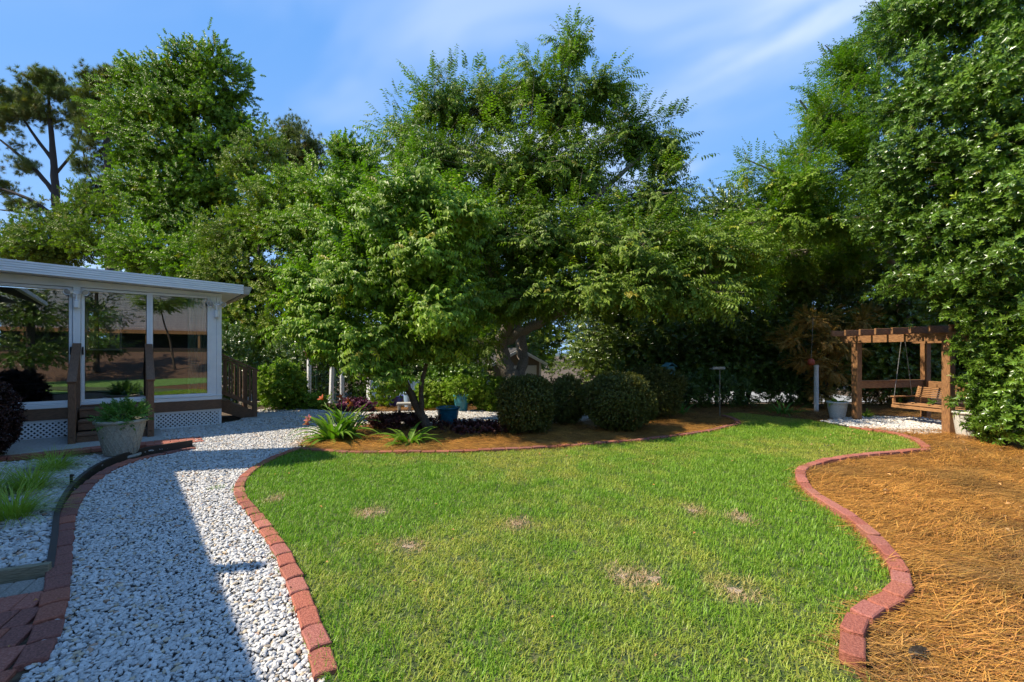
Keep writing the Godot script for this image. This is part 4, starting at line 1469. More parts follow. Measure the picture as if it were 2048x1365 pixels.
func build_pots() -> void:
	nmat("pot_stone", [Color(0.30, 0.27, 0.215), Color(0.40, 0.36, 0.29), Color(0.47, 0.43, 0.35)], 0.85, Vector3(2.2, 2.2, 2.2), 0.03, 0.3)
	nmat("pot_white", [Color(0.44, 0.42, 0.37), Color(0.58, 0.56, 0.50), Color(0.66, 0.64, 0.58)], 0.8, Vector3(2.2, 2.2, 2.2), 0.03, 0.3)
	nmat("pot_teal", [Color(0.006, 0.075, 0.13), Color(0.01, 0.12, 0.18), Color(0.02, 0.17, 0.23)], 0.25, Vector3(1.5, 1.5, 1.5), 0.02)
	nmat("pot_teal_pale", [Color(0.03, 0.19, 0.25), Color(0.05, 0.26, 0.31)], 0.35, Vector3(1.5, 1.5, 1.5), 0.02)
	nmat("pot_blue", [Color(0.02, 0.03, 0.16), Color(0.05, 0.05, 0.22)], 0.3, Vector3(2, 2, 2), 0.02)

	# big pot by the steps, with a raised diamond pattern, on a flat slab
	var at := Vector3(-5.50, 0.045, -6.40)
	var sl := thing("pot_slab", "pale round stone slab under the big patterned pot", "slab", at - Vector3(0.02, 0.05, 0))
	var sm := MB.new()
	sm.lathe([Vector2(0, 0), Vector2(0.23, 0), Vector2(0.24, 0.02), Vector2(0.235, 0.045), Vector2(0, 0.05)], 28)
	part("slab", sm.mesh(), M.concrete, sl)
	var o := pot("planter_pot", "big tan stone pot with raised diamond pattern in front of the steps", at, 0.18, 0.285, 0.49, M.pot_stone)
	for sg in [-1, 1]:
		for k in 18:
			var pts := []
			var rad := []
			for j in 7:
				var f := j / 6.0
				var y := 0.02 + f * 0.405
				var r := lerpf(0.18, lerpf(0.18, 0.285, 0.88), y / 0.44) + 0.001
				var a: float = TAU * k / 18 + sg * f * 0.75
				pts.append(Vector3(r * cos(a), y, r * sin(a)))
				rad.append(0.0065)
			var b := MB.new()
			b.tube(pts, rad, 4, false)
			part("pattern_ridge", b.mesh(), M.pot_stone, o)
	shrub("fern", "lacy green fern growing in the big patterned pot", "fern", "", at + Vector3(0.03, 0.42, 0), Vector3(0.19, 0.10, 0.18), 240, {"mesh": M.sp_maple, "mat": M.fern_leaf, "bark": M.soft_leaf, "size": [0.6, 1.0], "tint": [Color(0.6, 0.7, 0.7), Color(1.2, 1.15, 1.0)], "wobble": 0.3, "up": 0.5}, 2.0, 7)

	var p1 := pot("planter_pot", "white stone pot left of the arbor post with low green plants", Vector3(7.255, 0, -10.142), 0.14, 0.2, 0.39, M.pot_white)
	var p2 := pot("planter_pot", "white stone pot right of the front arbor post under the holly", Vector3(8.02, 0, -8.0), 0.15, 0.215, 0.44, M.pot_white)
	clump("potted_plant", "low green leafy plant in the white pot left of the arbor", "plant", p1.position + Vector3(0, 0.35, 0), 40, 0.2, 0.07, M.soft_leaf, false, [0.1, 1.2], 1.5, 0.12, 0.1, 4)
	clump("potted_plant", "small green plant in the white pot under the holly", "plant", p2.position + Vector3(0, 0.39, 0), 26, 0.16, 0.06, M.soft_leaf, false, [0.1, 1.2], 1.5, 0.12, 0.1, 4)
	var t1 := pot("planter_pot", "dark teal glazed pot nearest the dogwood trunk", Vector3(-1.307, 0, -9.291), 0.17, 0.235, 0.37, M.pot_teal)
	var t2 := pot("planter_pot", "paler teal pot behind, with tall leafy plants in it", Vector3(-1.271, 0, -11.453), 0.14, 0.2, 0.42, M.pot_teal_pale)
	var t3 := pot("planter_pot", "small violet blue pot beside the stone stool", Vector3(-3.209, 0, -12.534), 0.16, 0.23, 0.30, M.pot_blue)
	var t4 := pot("planter_pot", "light blue tub behind the dogwood trunk", Vector3(-2.771, 0, -12.302), 0.13, 0.17, 0.42, M.pot_pale)
	clump("potted_plant", "thin low seedlings in the dark teal pot", "plant", t1.position + Vector3(0, 0.3, 0), 22, 0.12, 0.025, M.soft_leaf, false, [0.4, 1.4], 0.8, 0.12, 0.1, 3)
	shrub("potted_plant", "leafy green plant spilling over the paler teal pot", "plant", "", t2.position + Vector3(0, 0.3, 0), Vector3(0.42, 0.26, 0.36), 420, {"mesh": M.sp_soft, "mat": M.soft_leaf, "bark": M.bark_brown, "size": [0.5, 0.9], "tint": [Color(0.7, 0.8, 0.6), Color(1.2, 1.2, 1.0)], "wobble": 0.2}, 2.0, 5)
	for q in [[t3, "tiny plant in the violet blue pot"]]:
		clump("potted_plant", q[1], "plant", q[0].position + Vector3(0, 0.24, 0), 14, 0.16, 0.04, M.soft_leaf, false, [0.4, 1.4], 0.8, 0.08, 0.1, 3)


# ---------------------------------------------------------------- planting
func plant_materials() -> void:
	rng.seed = 77
	nmat("bark_brown", [Color(0.05, 0.035, 0.025), Color(0.10, 0.075, 0.055), Color(0.16, 0.12, 0.09)], 0.95, Vector3(3, 1.2, 3), 0.03, 1.2, true)
	nmat("bark_pale", [Color(0.15, 0.12, 0.09), Color(0.26, 0.215, 0.165), Color(0.38, 0.32, 0.26)], 0.9, Vector3(2.5, 1.2, 2.5), 0.03, 1.0, true)
	nmat("bark_pine", [Color(0.035, 0.028, 0.024), Color(0.075, 0.058, 0.048)], 0.95, Vector3(1.2, 0.5, 1.2), 0.04, 2.0, true)
	pmat("steel", Color(0.35, 0.34, 0.32), 0.4, 0.8)
	nmat("pot_pale", [Color(0.22, 0.34, 0.5), Color(0.3, 0.42, 0.58)], 0.4, Vector3(2, 2, 2), 0.02)
	leafmat("dogwood_leaf", Color(0.195, 0.305, 0.030), 0.45, 0.34, 0.4)
	leafmat("cherry_leaf", Color(0.175, 0.262, 0.032), 0.45, 0.34, 0.4)
	leafmat("loose_leaf", Color(0.180, 0.290, 0.028), 0.48, 0.36, 0.4)
	leafmat("holly_leaf", Color(0.115, 0.215, 0.026), 0.3, 0.2, 0.5)
	leafmat("hedge_leaf", Color(0.125, 0.195, 0.030), 0.3, 0.2, 0.6)
	leafmat("box_leaf", Color(0.115, 0.125, 0.024), 0.42, 0.16, 0.45)
	leafmat("gum_leaf", Color(0.205, 0.310, 0.028), 0.45, 0.34, 0.4)
	leafmat("wood_leaf", Color(0.185, 0.245, 0.034), 0.5, 0.28, 0.35)
	leafmat("pine_needle", Color(0.190, 0.235, 0.085), 0.6, 0.16, 0.3)
	leafmat("maple_leaf", Color(0.46, 0.30, 0.085), 0.5, 0.3, 0.4)
	leafmat("soft_leaf", Color(0.260, 0.360, 0.040), 0.5, 0.32, 0.35)
	leafmat("fern_leaf", Color(0.138, 0.275, 0.048), 0.5, 0.3, 0.4)
	leafmat("strap_leaf", Color(0.165, 0.29, 0.034), 0.38, 0.4, 0.45)
	leafmat("tuft_leaf", Color(0.420, 0.520, 0.080), 0.5, 0.4, 0.35)
	leafmat("purple_leaf", Color(0.17, 0.035, 0.10), 0.5, 0.2, 0.4)
	leafmat("plum_leaf", Color(0.06, 0.02, 0.018), 0.45, 0.1, 0.4)
	leafmat("petal_pink", Color(0.62, 0.20, 0.22), 0.6, 0.35, 0.3)
	leafmat("petal_coral", Color(0.62, 0.16, 0.08), 0.6, 0.35, 0.3)
	leafmat("petal_white", Color(0.75, 0.76, 0.72), 0.6, 0.3, 0.3)
	M.sp_dog = sprigs("alt", 10, 0.115, 0.055, 0.26, 0.7, 0.35)
	M.sp_cherry = sprigs("alt", 12, 0.115, 0.045, 0.34, 0.5, 0.35)
	M.sp_loose = sprigs("alt", 15, 0.085, 0.034, 0.42, 0.15, 0.35)
	M.sp_holly = sprigs("all", 13, 0.08, 0.032, 0.15, 0.0, 0.4, 4)
	M.sp_hedge = sprigs("all", 14, 0.08, 0.04, 0.24, 0.0, 0.4)
	M.sp_box = sprigs("all", 12, 0.026, 0.013, 0.055, 0.0)
	M.sp_gum = sprigs("all", 16, 0.135, 0.09, 0.45, 0.3, 0.35)
	M.sp_wood = sprigs("all", 12, 0.16, 0.09, 0.42, 0.2)
	M.sp_pine = sprigs("tuft", 64, 0.30, 0.0075, 0.25, 0.0)
	M.sp_maple = sprigs("alt", 16, 0.055, 0.022, 0.2, 0.25)
	M.sp_soft = sprigs("all", 10, 0.075, 0.042, 0.11, 0.0)


func dark(a := 0.6, b := 1.15) -> Array:
	return [Color(a * 0.85, a * 0.95, a * 0.9), Color(b * 1.1, b * 1.03, b * 0.9)]


func build_trees() -> void:
	# dogwood by the path
	tree("dogwood_tree", "dogwood with leaning brown trunk and drooping bright leaves beside the gravel path", "tree", "",
		[[[Vector3(-1.506, 0, -8.462), 0.085], [Vector3(-1.672, 0.229, -8.55), 0.075], [Vector3(-1.842, 0.586, -8.55), 0.068], [Vector3(-1.992, 0.915, -8.55), 0.06], [Vector3(-2.117, 1.526, -8.6), 0.045], [Vector3(-2.285, 2.483, -8.7), 0.03], [Vector3(-2.456, 3.655, -8.8), 0.015]],
		[[Vector3(-1.672, 0.229, -8.55), 0.05], [Vector3(-1.7, 0.685, -8.5), 0.045], [Vector3(-1.634, 1.107, -8.45), 0.04], [Vector3(-1.438, 1.712, -8.5), 0.03], [Vector3(-1.266, 2.471, -8.6), 0.015]],
		[[Vector3(-1.831, 0.591, -8.5), 0.045], [Vector3(-2.068, 1.109, -8.4), 0.04], [Vector3(-2.469, 1.613, -8.2), 0.025], [Vector3(-3.01, 1.974, -8.2), 0.012]]],
		[[Vector3(-3.411, 2.162, -8.3), Vector3(0.62, 0.502, 0.6), 40], [Vector3(-3.285, 1.718, -8.1), Vector3(0.463, 0.285, 0.5), 24], [Vector3(-2.57, 1.521, -7.9), Vector3(0.504, 0.33, 0.6), 32], [Vector3(-2.057, 1.697, -8), Vector3(0.659, 0.484, 0.7), 44], [Vector3(-2.134, 1.134, -7.8), Vector3(0.386, 0.223, 0.4), 14], [Vector3(-1.375, 1.709, -8.4), Vector3(0.572, 0.48, 0.7), 38], [Vector3(-3.629, 2.755, -8.6), Vector3(0.586, 0.567, 0.7), 36],
		[Vector3(-2.773, 2.71, -8.3), Vector3(0.821, 0.684, 0.9), 54], [Vector3(-1.883, 2.725, -8.4), Vector3(0.831, 0.738, 0.9), 54], [Vector3(-1.125, 2.566, -8.6), Vector3(0.662, 0.662, 0.8), 42], [Vector3(-3.267, 3.778, -8.9), Vector3(0.782, 0.734, 0.9), 46], [Vector3(-2.263, 3.945, -8.8), Vector3(0.87, 0.822, 0.9), 52], [Vector3(-1.456, 3.856, -9.2), Vector3(0.758, 0.859, 0.9), 40], [Vector3(-3.121, 4.874, -9.5), Vector3(0.731, 0.647, 0.8), 32], [Vector3(-2.152, 5.015, -9.6), Vector3(0.633, 0.633, 0.8), 24],
		[Vector3(-1.155, 2.158, -7.3), Vector3(0.481, 0.401, 0.6), 28], [Vector3(-1.415, 3.143, -7.4), Vector3(0.61, 0.488, 0.7), 34], [Vector3(-0.816, 3.743, -7.5), Vector3(0.453, 0.453, 0.7), 30], [Vector3(-2.065, 3.719, -7.7), Vector3(0.635, 0.508, 0.7), 30], [Vector3(-1.32, 4.177, -7.8), Vector3(0.557, 0.386, 0.7), 26]],
		{"mesh": M.sp_dog, "mat": M.dogwood_leaf, "bark": M.bark_brown, "size": [0.62, 1.22], "dense": 1.7, "per": 12, "t0": 0.4, "spread": 0.15, "droop": 0.45, "tint": dark(0.7, 1.25), "gap": -0.13, "gap_scale": 1.7})
	# big cherry in the middle
	tree("cherry_tree", "tall spreading cherry with grey forked trunk in the middle of the garden", "tree", "",
		[[[Vector3(0.08, -0.082, -12.2), 0.26], [Vector3(0.027, 0.615, -12.2), 0.22], [Vector3(-0.188, 1.219, -12.2), 0.2], [Vector3(-0.306, 1.686, -12.1), 0.19], [Vector3(-0.119, 2.146, -12), 0.19], [Vector3(0.079, 2.871, -12), 0.17], [Vector3(0.475, 4.19, -12), 0.14], [Vector3(0.87, 5.772, -12), 0.11], [Vector3(1.2, 7.355, -12), 0.07], [Vector3(1.464, 8.805, -12), 0.035], [Vector3(1.662, 9.86, -12), 0.012]],
		[[Vector3(-0.12, 1.819, -12.1), 0.15], [Vector3(0.337, 2.069, -11.8), 0.13], [Vector3(1.068, 2.416, -11.3), 0.11], [Vector3(1.934, 2.706, -10.6), 0.085], [Vector3(2.813, 3.075, -10), 0.06], [Vector3(4.008, 3.347, -9.7), 0.03]],
		[[Vector3(0.162, 0.545, -12.25), 0.15], [Vector3(0.3, 1.283, -12.4), 0.14], [Vector3(0.222, 1.834, -12.6), 0.16], [Vector3(-0.057, 2.989, -13), 0.14], [Vector3(-0.9, 4.653, -12.8), 0.11], [Vector3(-1.703, 5.952, -12.5), 0.08], [Vector3(-2.217, 7.502, -12.3), 0.04]],
		[[Vector3(0.475, 4.19, -12), 0.1], [Vector3(1.606, 4.991, -11.6), 0.08], [Vector3(2.801, 6.089, -11.8), 0.06], [Vector3(3.771, 6.959, -12), 0.025]],
		[[Vector3(0.079, 2.739, -12), 0.1], [Vector3(-0.411, 3.237, -11), 0.08], [Vector3(-0.731, 3.826, -10.4), 0.04]]],
		[[Vector3(1.596, 9.53, -12), Vector3(0.396, 0.659, 0.6), 10], [Vector3(0.541, 8.673, -12), Vector3(0.791, 0.593, 0.8), 14], [Vector3(1.2, 8.014, -12), Vector3(1.253, 0.989, 1.2), 46], [Vector3(2.387, 8.475, -12), Vector3(0.659, 0.633, 0.7), 20], [Vector3(-0.527, 8.11, -12.3), Vector3(1.284, 1.014, 1.4), 48], [Vector3(-1.899, 7.948, -12), Vector3(1.055, 0.989, 1.4), 36], [Vector3(-3.003, 7.252, -12.2), Vector3(0.737, 0.804, 1), 20], [Vector3(-1.836, 6.266, -11.6), Vector3(1.657, 1.147, 1.5), 66], [Vector3(-0.049, 6.1, -11.2), Vector3(1.723, 1.169, 1.6), 66], [Vector3(1.634, 6.219, -11.8), Vector3(1.426, 1.297, 1.5), 52],
		[Vector3(3.112, 7.223, -12), Vector3(1.055, 0.989, 1.1), 34], [Vector3(4.035, 6.827, -12), Vector3(0.725, 0.791, 0.8), 18], [Vector3(3.804, 5.466, -11.5), Vector3(1.074, 0.948, 1.2), 36], [Vector3(-0.28, 4.221, -10.6), Vector3(1.514, 1.048, 1.5), 62], [Vector3(1.211, 4.169, -10.4), Vector3(1.486, 1.029, 1.5), 60], [Vector3(2.564, 3.868, -10.1), Vector3(1.443, 0.888, 1.4), 58], [Vector3(4.022, 3.68, -10), Vector3(1.099, 0.659, 1.2), 42], [Vector3(5.048, 3.633, -10.3), Vector3(0.679, 0.509, 0.9), 18], [Vector3(0.628, 2.827, -10.2), Vector3(1.233, 0.616, 1.2), 44], [Vector3(2.089, 2.814, -9.7), Vector3(1.386, 0.618, 1.2), 52], [Vector3(3.475, 2.814, -9.7), Vector3(1.173, 0.586, 1.2), 42], [Vector3(4.571, 2.746, -10), Vector3(0.659, 0.495, 0.9), 18], [Vector3(-0.463, 2.73, -10.8), Vector3(0.89, 0.771, 1), 30], [Vector3(-1.062, 1.801, -11.5), Vector3(0.758, 0.758, 0.9), 22], [Vector3(-1.182, 5.356, -12.8), Vector3(1.547, 1.125, 1.4), 40], [Vector3(0.647, 5.497, -12.8), Vector3(1.688, 1.125, 1.5), 44], [Vector3(2.476, 5.497, -12.8), Vector3(1.547, 0.985, 1.4), 36], [Vector3(-1.025, 3.634, -12.6), Vector3(1.246, 0.969, 1.3), 34], [Vector3(0.788, 4.09, -12.8), Vector3(1.688, 0.844, 1.4), 34], [Vector3(3.761, 4.553, -12.4), Vector3(1.363, 0.818, 1.3), 30]],
		{"mesh": M.sp_cherry, "mat": M.cherry_leaf, "bark": M.bark_pale, "size": [0.62, 1.22], "dense": 1.7, "swell": 1.08, "per": 16, "t0": 0.3, "spread": 0.24, "droop": 0.35, "tint": dark(0.7, 1.25), "gap": -0.15, "gap_scale": 1.3})
	# loose tree on the right
	tree("hackberry_tree", "airy tree with fine leaves rising between the hedge and the tall holly", "tree", "",
		[[[Vector3(11.514, -0.083, -13), 0.2], [Vector3(11.3, 2.274, -13), 0.17], [Vector3(10.385, 4.578, -12.5), 0.13], [Vector3(9.508, 6.827, -12), 0.09], [Vector3(9.705, 9.201, -12), 0.05], [Vector3(10.101, 10.519, -12), 0.02]],
		[[Vector3(10.453, 4.029, -12.5), 0.09], [Vector3(8.093, 5.055, -11.4), 0.06], [Vector3(6.479, 5.775, -11), 0.03], [Vector3(5.633, 6.162, -11), 0.01]], [[Vector3(9.867, 5.576, -12.2), 0.07], [Vector3(8.107, 6.903, -11.6), 0.05], [Vector3(7.216, 7.811, -11.4), 0.02]], [[Vector3(9.442, 7.355, -12), 0.05], [Vector3(8.766, 8.683, -11.8), 0.03], [Vector3(7.98, 9.325, -11.6), 0.01]]],
		[[Vector3(10.233, 10.651, -12), Vector3(0.791, 0.923, 1), 24], [Vector3(9.414, 9.461, -11.8), Vector3(0.713, 0.778, 0.9), 30], [Vector3(8.49, 8.56, -11.6), Vector3(0.574, 0.701, 0.8), 22], [Vector3(7.905, 7.373, -11.4), Vector3(0.601, 0.651, 0.8), 20], [Vector3(9.127, 7.54, -11.6), Vector3(1.02, 1.02, 1.1), 46], [Vector3(7.335, 6.469, -11.2), Vector3(0.554, 0.492, 0.8), 18], [Vector3(8.469, 6.058, -11.4), Vector3(1.127, 1.002, 1.2), 54], [Vector3(6.842, 5.534, -11), Vector3(0.907, 0.629, 1), 36], [Vector3(5.858, 5.915, -11.2), Vector3(0.369, 0.246, 0.5), 6], [Vector3(7.567, 4.687, -11), Vector3(1.209, 0.786, 1.2), 56], [Vector3(6.237, 4.687, -11), Vector3(0.786, 0.725, 1), 36], [Vector3(7.539, 4.09, -12.8), Vector3(1.055, 0.703, 1), 40], [Vector3(9.227, 4.09, -12.8), Vector3(1.196, 0.731, 1), 42], [Vector3(5.754, 3.237, -11), Vector3(0.604, 0.604, 0.8), 22], [Vector3(9.554, 5.087, -11.5), Vector3(0.885, 1.137, 1.2), 36]],
		{"mesh": M.sp_loose, "mat": M.loose_leaf, "bark": M.bark_pale, "size": [0.75, 1.15], "dense": 1.6, "swell": 1.08, "per": 16, "t0": 0.3, "spread": 0.24, "droop": 0.15, "tint": dark(0.7, 1.25), "gap": -0.16, "gap_scale": 1.2})
	# glossy holly in front right
	tree("holly_tree", "tall glossy dark green holly filling the right side beside the arbor", "tree", "",
		[[Vector3(9.3, 0, -7.6), 0.2], [Vector3(9.25, 1.5, -7.6), 0.17], [Vector3(9.0, 3.5, -7.6), 0.14], [Vector3(8.6, 5.5, -7.8), 0.1], [Vector3(8.3, 7.6, -8.0), 0.04]] if false else
		[[[Vector3(9.3, 0, -7.6), 0.2], [Vector3(9.25, 1.5, -7.6), 0.17], [Vector3(9.0, 3.5, -7.6), 0.14], [Vector3(8.6, 5.5, -7.8), 0.1], [Vector3(8.3, 7.6, -8.0), 0.04]]],
		[[Vector3(7.443, 7.56, -8.2), Vector3(0.856, 0.721, 1.1), 56], [Vector3(7.817, 7.031, -7.6), Vector3(0.835, 0.752, 1.1), 56], [Vector3(7.892, 6.283, -7), Vector3(0.615, 0.846, 1.1), 40], [Vector3(7.263, 6.151, -8.1), Vector3(0.757, 0.801, 1.1), 56], [Vector3(7.449, 5.664, -7.4), Vector3(0.773, 0.732, 1.1), 58], [Vector3(7.704, 4.849, -6.9), Vector3(0.531, 0.834, 1), 46], [Vector3(7.085, 4.905, -8.1), Vector3(0.694, 0.712, 1), 50], [Vector3(7.426, 4.485, -7.5), Vector3(0.783, 0.742, 1.1), 60], [Vector3(7.517, 3.754, -6.8), Vector3(0.56, 0.673, 1), 46], [Vector3(6.993, 3.866, -8.2), Vector3(0.676, 0.649, 1), 46], [Vector3(7.412, 3.465, -7.7), Vector3(0.804, 0.635, 1), 56], [Vector3(7.508, 2.898, -7), Vector3(0.577, 0.615, 0.9), 44],
		[Vector3(7.258, 2.78, -7.9), Vector3(0.651, 0.399, 0.8), 40], [Vector3(7.652, 2.289, -7.4), Vector3(0.569, 0.447, 0.8), 42], [Vector3(7.517, 2.11, -6.8), Vector3(0.411, 0.56, 0.8), 36], [Vector3(7.829, 1.556, -7.3), Vector3(0.417, 0.417, 0.7), 30], [Vector3(7.704, 1.21, -6.9), Vector3(0.364, 0.493, 0.7), 28], [Vector3(7.732, 0.734, -7.1), Vector3(0.343, 0.359, 0.6), 32], [Vector3(7.592, 0.429, -6.8), Vector3(0.299, 0.254, 0.6), 22], [Vector3(7.706, 0.313, -7.2), Vector3(0.19, 0.174, 0.4), 12], [Vector3(8.662, 4.591, -7), Vector3(0.846, 2, 1.3), 70], [Vector3(8.508, 1.36, -7), Vector3(0.692, 1.231, 1), 40], [Vector3(8.04, 3.007, -6.8), Vector3(0.448, 0.598, 0.8), 30]],
		{"mesh": M.sp_holly, "mat": M.holly_leaf, "bark": M.bark_brown, "size": [0.7, 1.25], "dense": 1.5, "per": 16, "t0": 0.3, "spread": 0.2, "droop": 0.0, "tint": dark(0.65, 1.25), "gap": -0.3, "gap_scale": 1.4})
	# row of hollies behind the garden
	var hp := [
		[-0.8, 20.5, 5.6, 1.9, "dark holly directly behind the small shed roof"],
		[4.0, 15.9, 6.4, 1.9, "dark holly of the hedge behind the boxwoods, first right of the shed"],
		[5.7, 15.3, 6.6, 1.8, "dark holly of the hedge behind the pale feeder tray"],
		[7.5, 15.0, 7.2, 1.9, "tallest holly of the hedge, its dark top showing against the sky"],
		[9.2, 14.4, 6.4, 1.9, "dark holly of the hedge behind the red-topped white pole"],
		[11.6, 13.6, 6.6, 2.0, "dark holly of the hedge behind the swing"],
		[14.0, 12.4, 7.0, 2.2, "dark holly at the right end of the hedge behind the arbor"]]
	for h in hp:
		var y0 := gy(h[0], h[1])
		var b := Vector3(h[0], y0, -h[1])
		var top: float = h[2]
		var r: float = h[3]
		tree("hedge_holly", h[4], "tree", "hollies of the tall hedge",
			[[[b, 0.13], [b + Vector3(0.05, 1.2, 0), 0.11], [b + Vector3(-0.05, top * 0.5, 0), 0.09], [b + Vector3(0, top * 0.93, 0), 0.03]], [[b + Vector3(0.15, 0, 0.1), 0.08], [b + Vector3(0.4, 1.0, 0.2), 0.06], [b + Vector3(0.6, 2.2, 0.2), 0.03]]],
			[[b + Vector3(0, 1.0, 0), Vector3(r * 0.95, 0.8, r * 0.8), 80], [b + Vector3(0, 1.7, 0), Vector3(r * 1.1, 0.9, r * 0.9), 70], [b + Vector3(0, 2.5, 0), Vector3(r * 1.05, 1.2, r * 0.9), 80], [b + Vector3(0, top * 0.62, 0), Vector3(r * 0.85, top * 0.2, r * 0.8), 70], [b + Vector3(0, top * 0.85, 0), Vector3(r * 0.55, top * 0.16, r * 0.55), 36]],
			{"mesh": M.sp_hedge, "mat": M.hedge_leaf, "bark": M.bark_brown, "size": [0.9, 1.4], "dense": 1.9, "swell": 1.12, "per": 15, "t0": 0.4, "spread": 0.35, "droop": 0.1, "tint": dark(0.6, 1.4), "gap": -0.42, "gap_scale": 1.2})
	# sweetgum and its neighbours on the left
	tree("sweetgum_tree", "tall leafy sweetgum rising highest behind the sunroom", "tree", "",
		[[[Vector3(-17.0, -0.8, -24), 0.4], [Vector3(-17.0, 6, -24), 0.33], [Vector3(-17.0, 11, -24), 0.22], [Vector3(-16.8, 15.5, -24), 0.06]]],
		[[Vector3(-17.196, 16.809, -24), Vector3(0.686, 1.055, 0.8), 16], [Vector3(-18.04, 15.755, -24), Vector3(1.187, 1.055, 1.2), 24], [Vector3(-15.798, 16.546, -24), Vector3(1.319, 1.055, 1.4), 30], [Vector3(-14.611, 15.359, -24), Vector3(1.055, 1.055, 1.2), 20], [Vector3(-19.886, 15.755, -24), Vector3(1.187, 1.002, 1.4), 26], [Vector3(-20.413, 14.304, -24), Vector3(1.266, 1.319, 1.6), 28], [Vector3(-17.922, 13.907, -23.5), Vector3(1.808, 1.42, 1.9), 52], [Vector3(-15.93, 14.436, -24), Vector3(1.846, 1.451, 1.9), 52], [Vector3(-14.347, 13.249, -24), Vector3(1.187, 1.319, 1.5), 18], [Vector3(-19.471, 12.229, -23.5), Vector3(1.601, 1.549, 1.8), 40], [Vector3(-17.035, 11.494, -23), Vector3(1.896, 1.516, 2), 56], [Vector3(-15.081, 11.97, -23.5), Vector3(1.549, 1.42, 1.8), 36], [Vector3(-18.804, 9.978, -23), Vector3(1.516, 1.264, 1.7), 36], [Vector3(-16.636, 9.402, -22.8), Vector3(1.879, 1.503, 2), 50], [Vector3(-14.952, 9.775, -23.5), Vector3(1.549, 1.42, 1.8), 34], [Vector3(-17.901, 8.062, -22.5), Vector3(1.731, 1.236, 1.8), 40], [Vector3(-15.676, 7.32, -22.5), Vector3(1.854, 1.36, 1.8), 44]],
		{"mesh": M.sp_gum, "mat": M.gum_leaf, "bark": M.bark_pine, "size": [0.75, 1.15], "dense": 1.5, "swell": 1.05, "per": 16, "t0": 0.3, "spread": 0.5, "droop": 0.1, "tint": dark(0.7, 1.2), "gap": -0.25, "gap_scale": 0.45})
	tree("sweetgum_tree", "younger bright sweetgum between the tall one and the cherry", "tree", "",
		[[[Vector3(-7.3, -0.6, -17.5), 0.22], [Vector3(-7.2, 3.5, -17.5), 0.16], [Vector3(-6.8, 8.5, -17.5), 0.05]]],
		[[Vector3(-9.792, 7.87, -19), Vector3(1.044, 1.044, 1.3), 28], [Vector3(-8.853, 8.392, -19), Vector3(0.835, 0.835, 1.2), 18], [Vector3(-6.423, 8.902, -17.5), Vector3(0.5, 0.654, 0.7), 16], [Vector3(-5.558, 8.71, -17.5), Vector3(0.769, 0.769, 1), 22], [Vector3(-7.385, 7.652, -17.5), Vector3(1.058, 0.865, 1.2), 36], [Vector3(-5.959, 7.195, -17), Vector3(1.121, 0.934, 1.2), 40], [Vector3(-7.734, 6.261, -17), Vector3(0.934, 0.841, 1.1), 34], [Vector3(-6.351, 5.835, -16.8), Vector3(1.2, 0.923, 1.2), 44], [Vector3(-7.507, 4.669, -16.5), Vector3(0.816, 0.907, 1.1), 30], [Vector3(-8.923, 6.018, -17.5), Vector3(0.962, 0.865, 1.2), 28]],
		{"mesh": M.sp_gum, "mat": M.gum_leaf, "bark": M.bark_pine, "size": [0.6, 0.95], "dense": 1.5, "swell": 1.08, "per": 15, "t0": 0.3, "spread": 0.38, "droop": 0.1, "tint": dark(0.8, 1.25), "gap": -0.25, "gap_scale": 0.6})
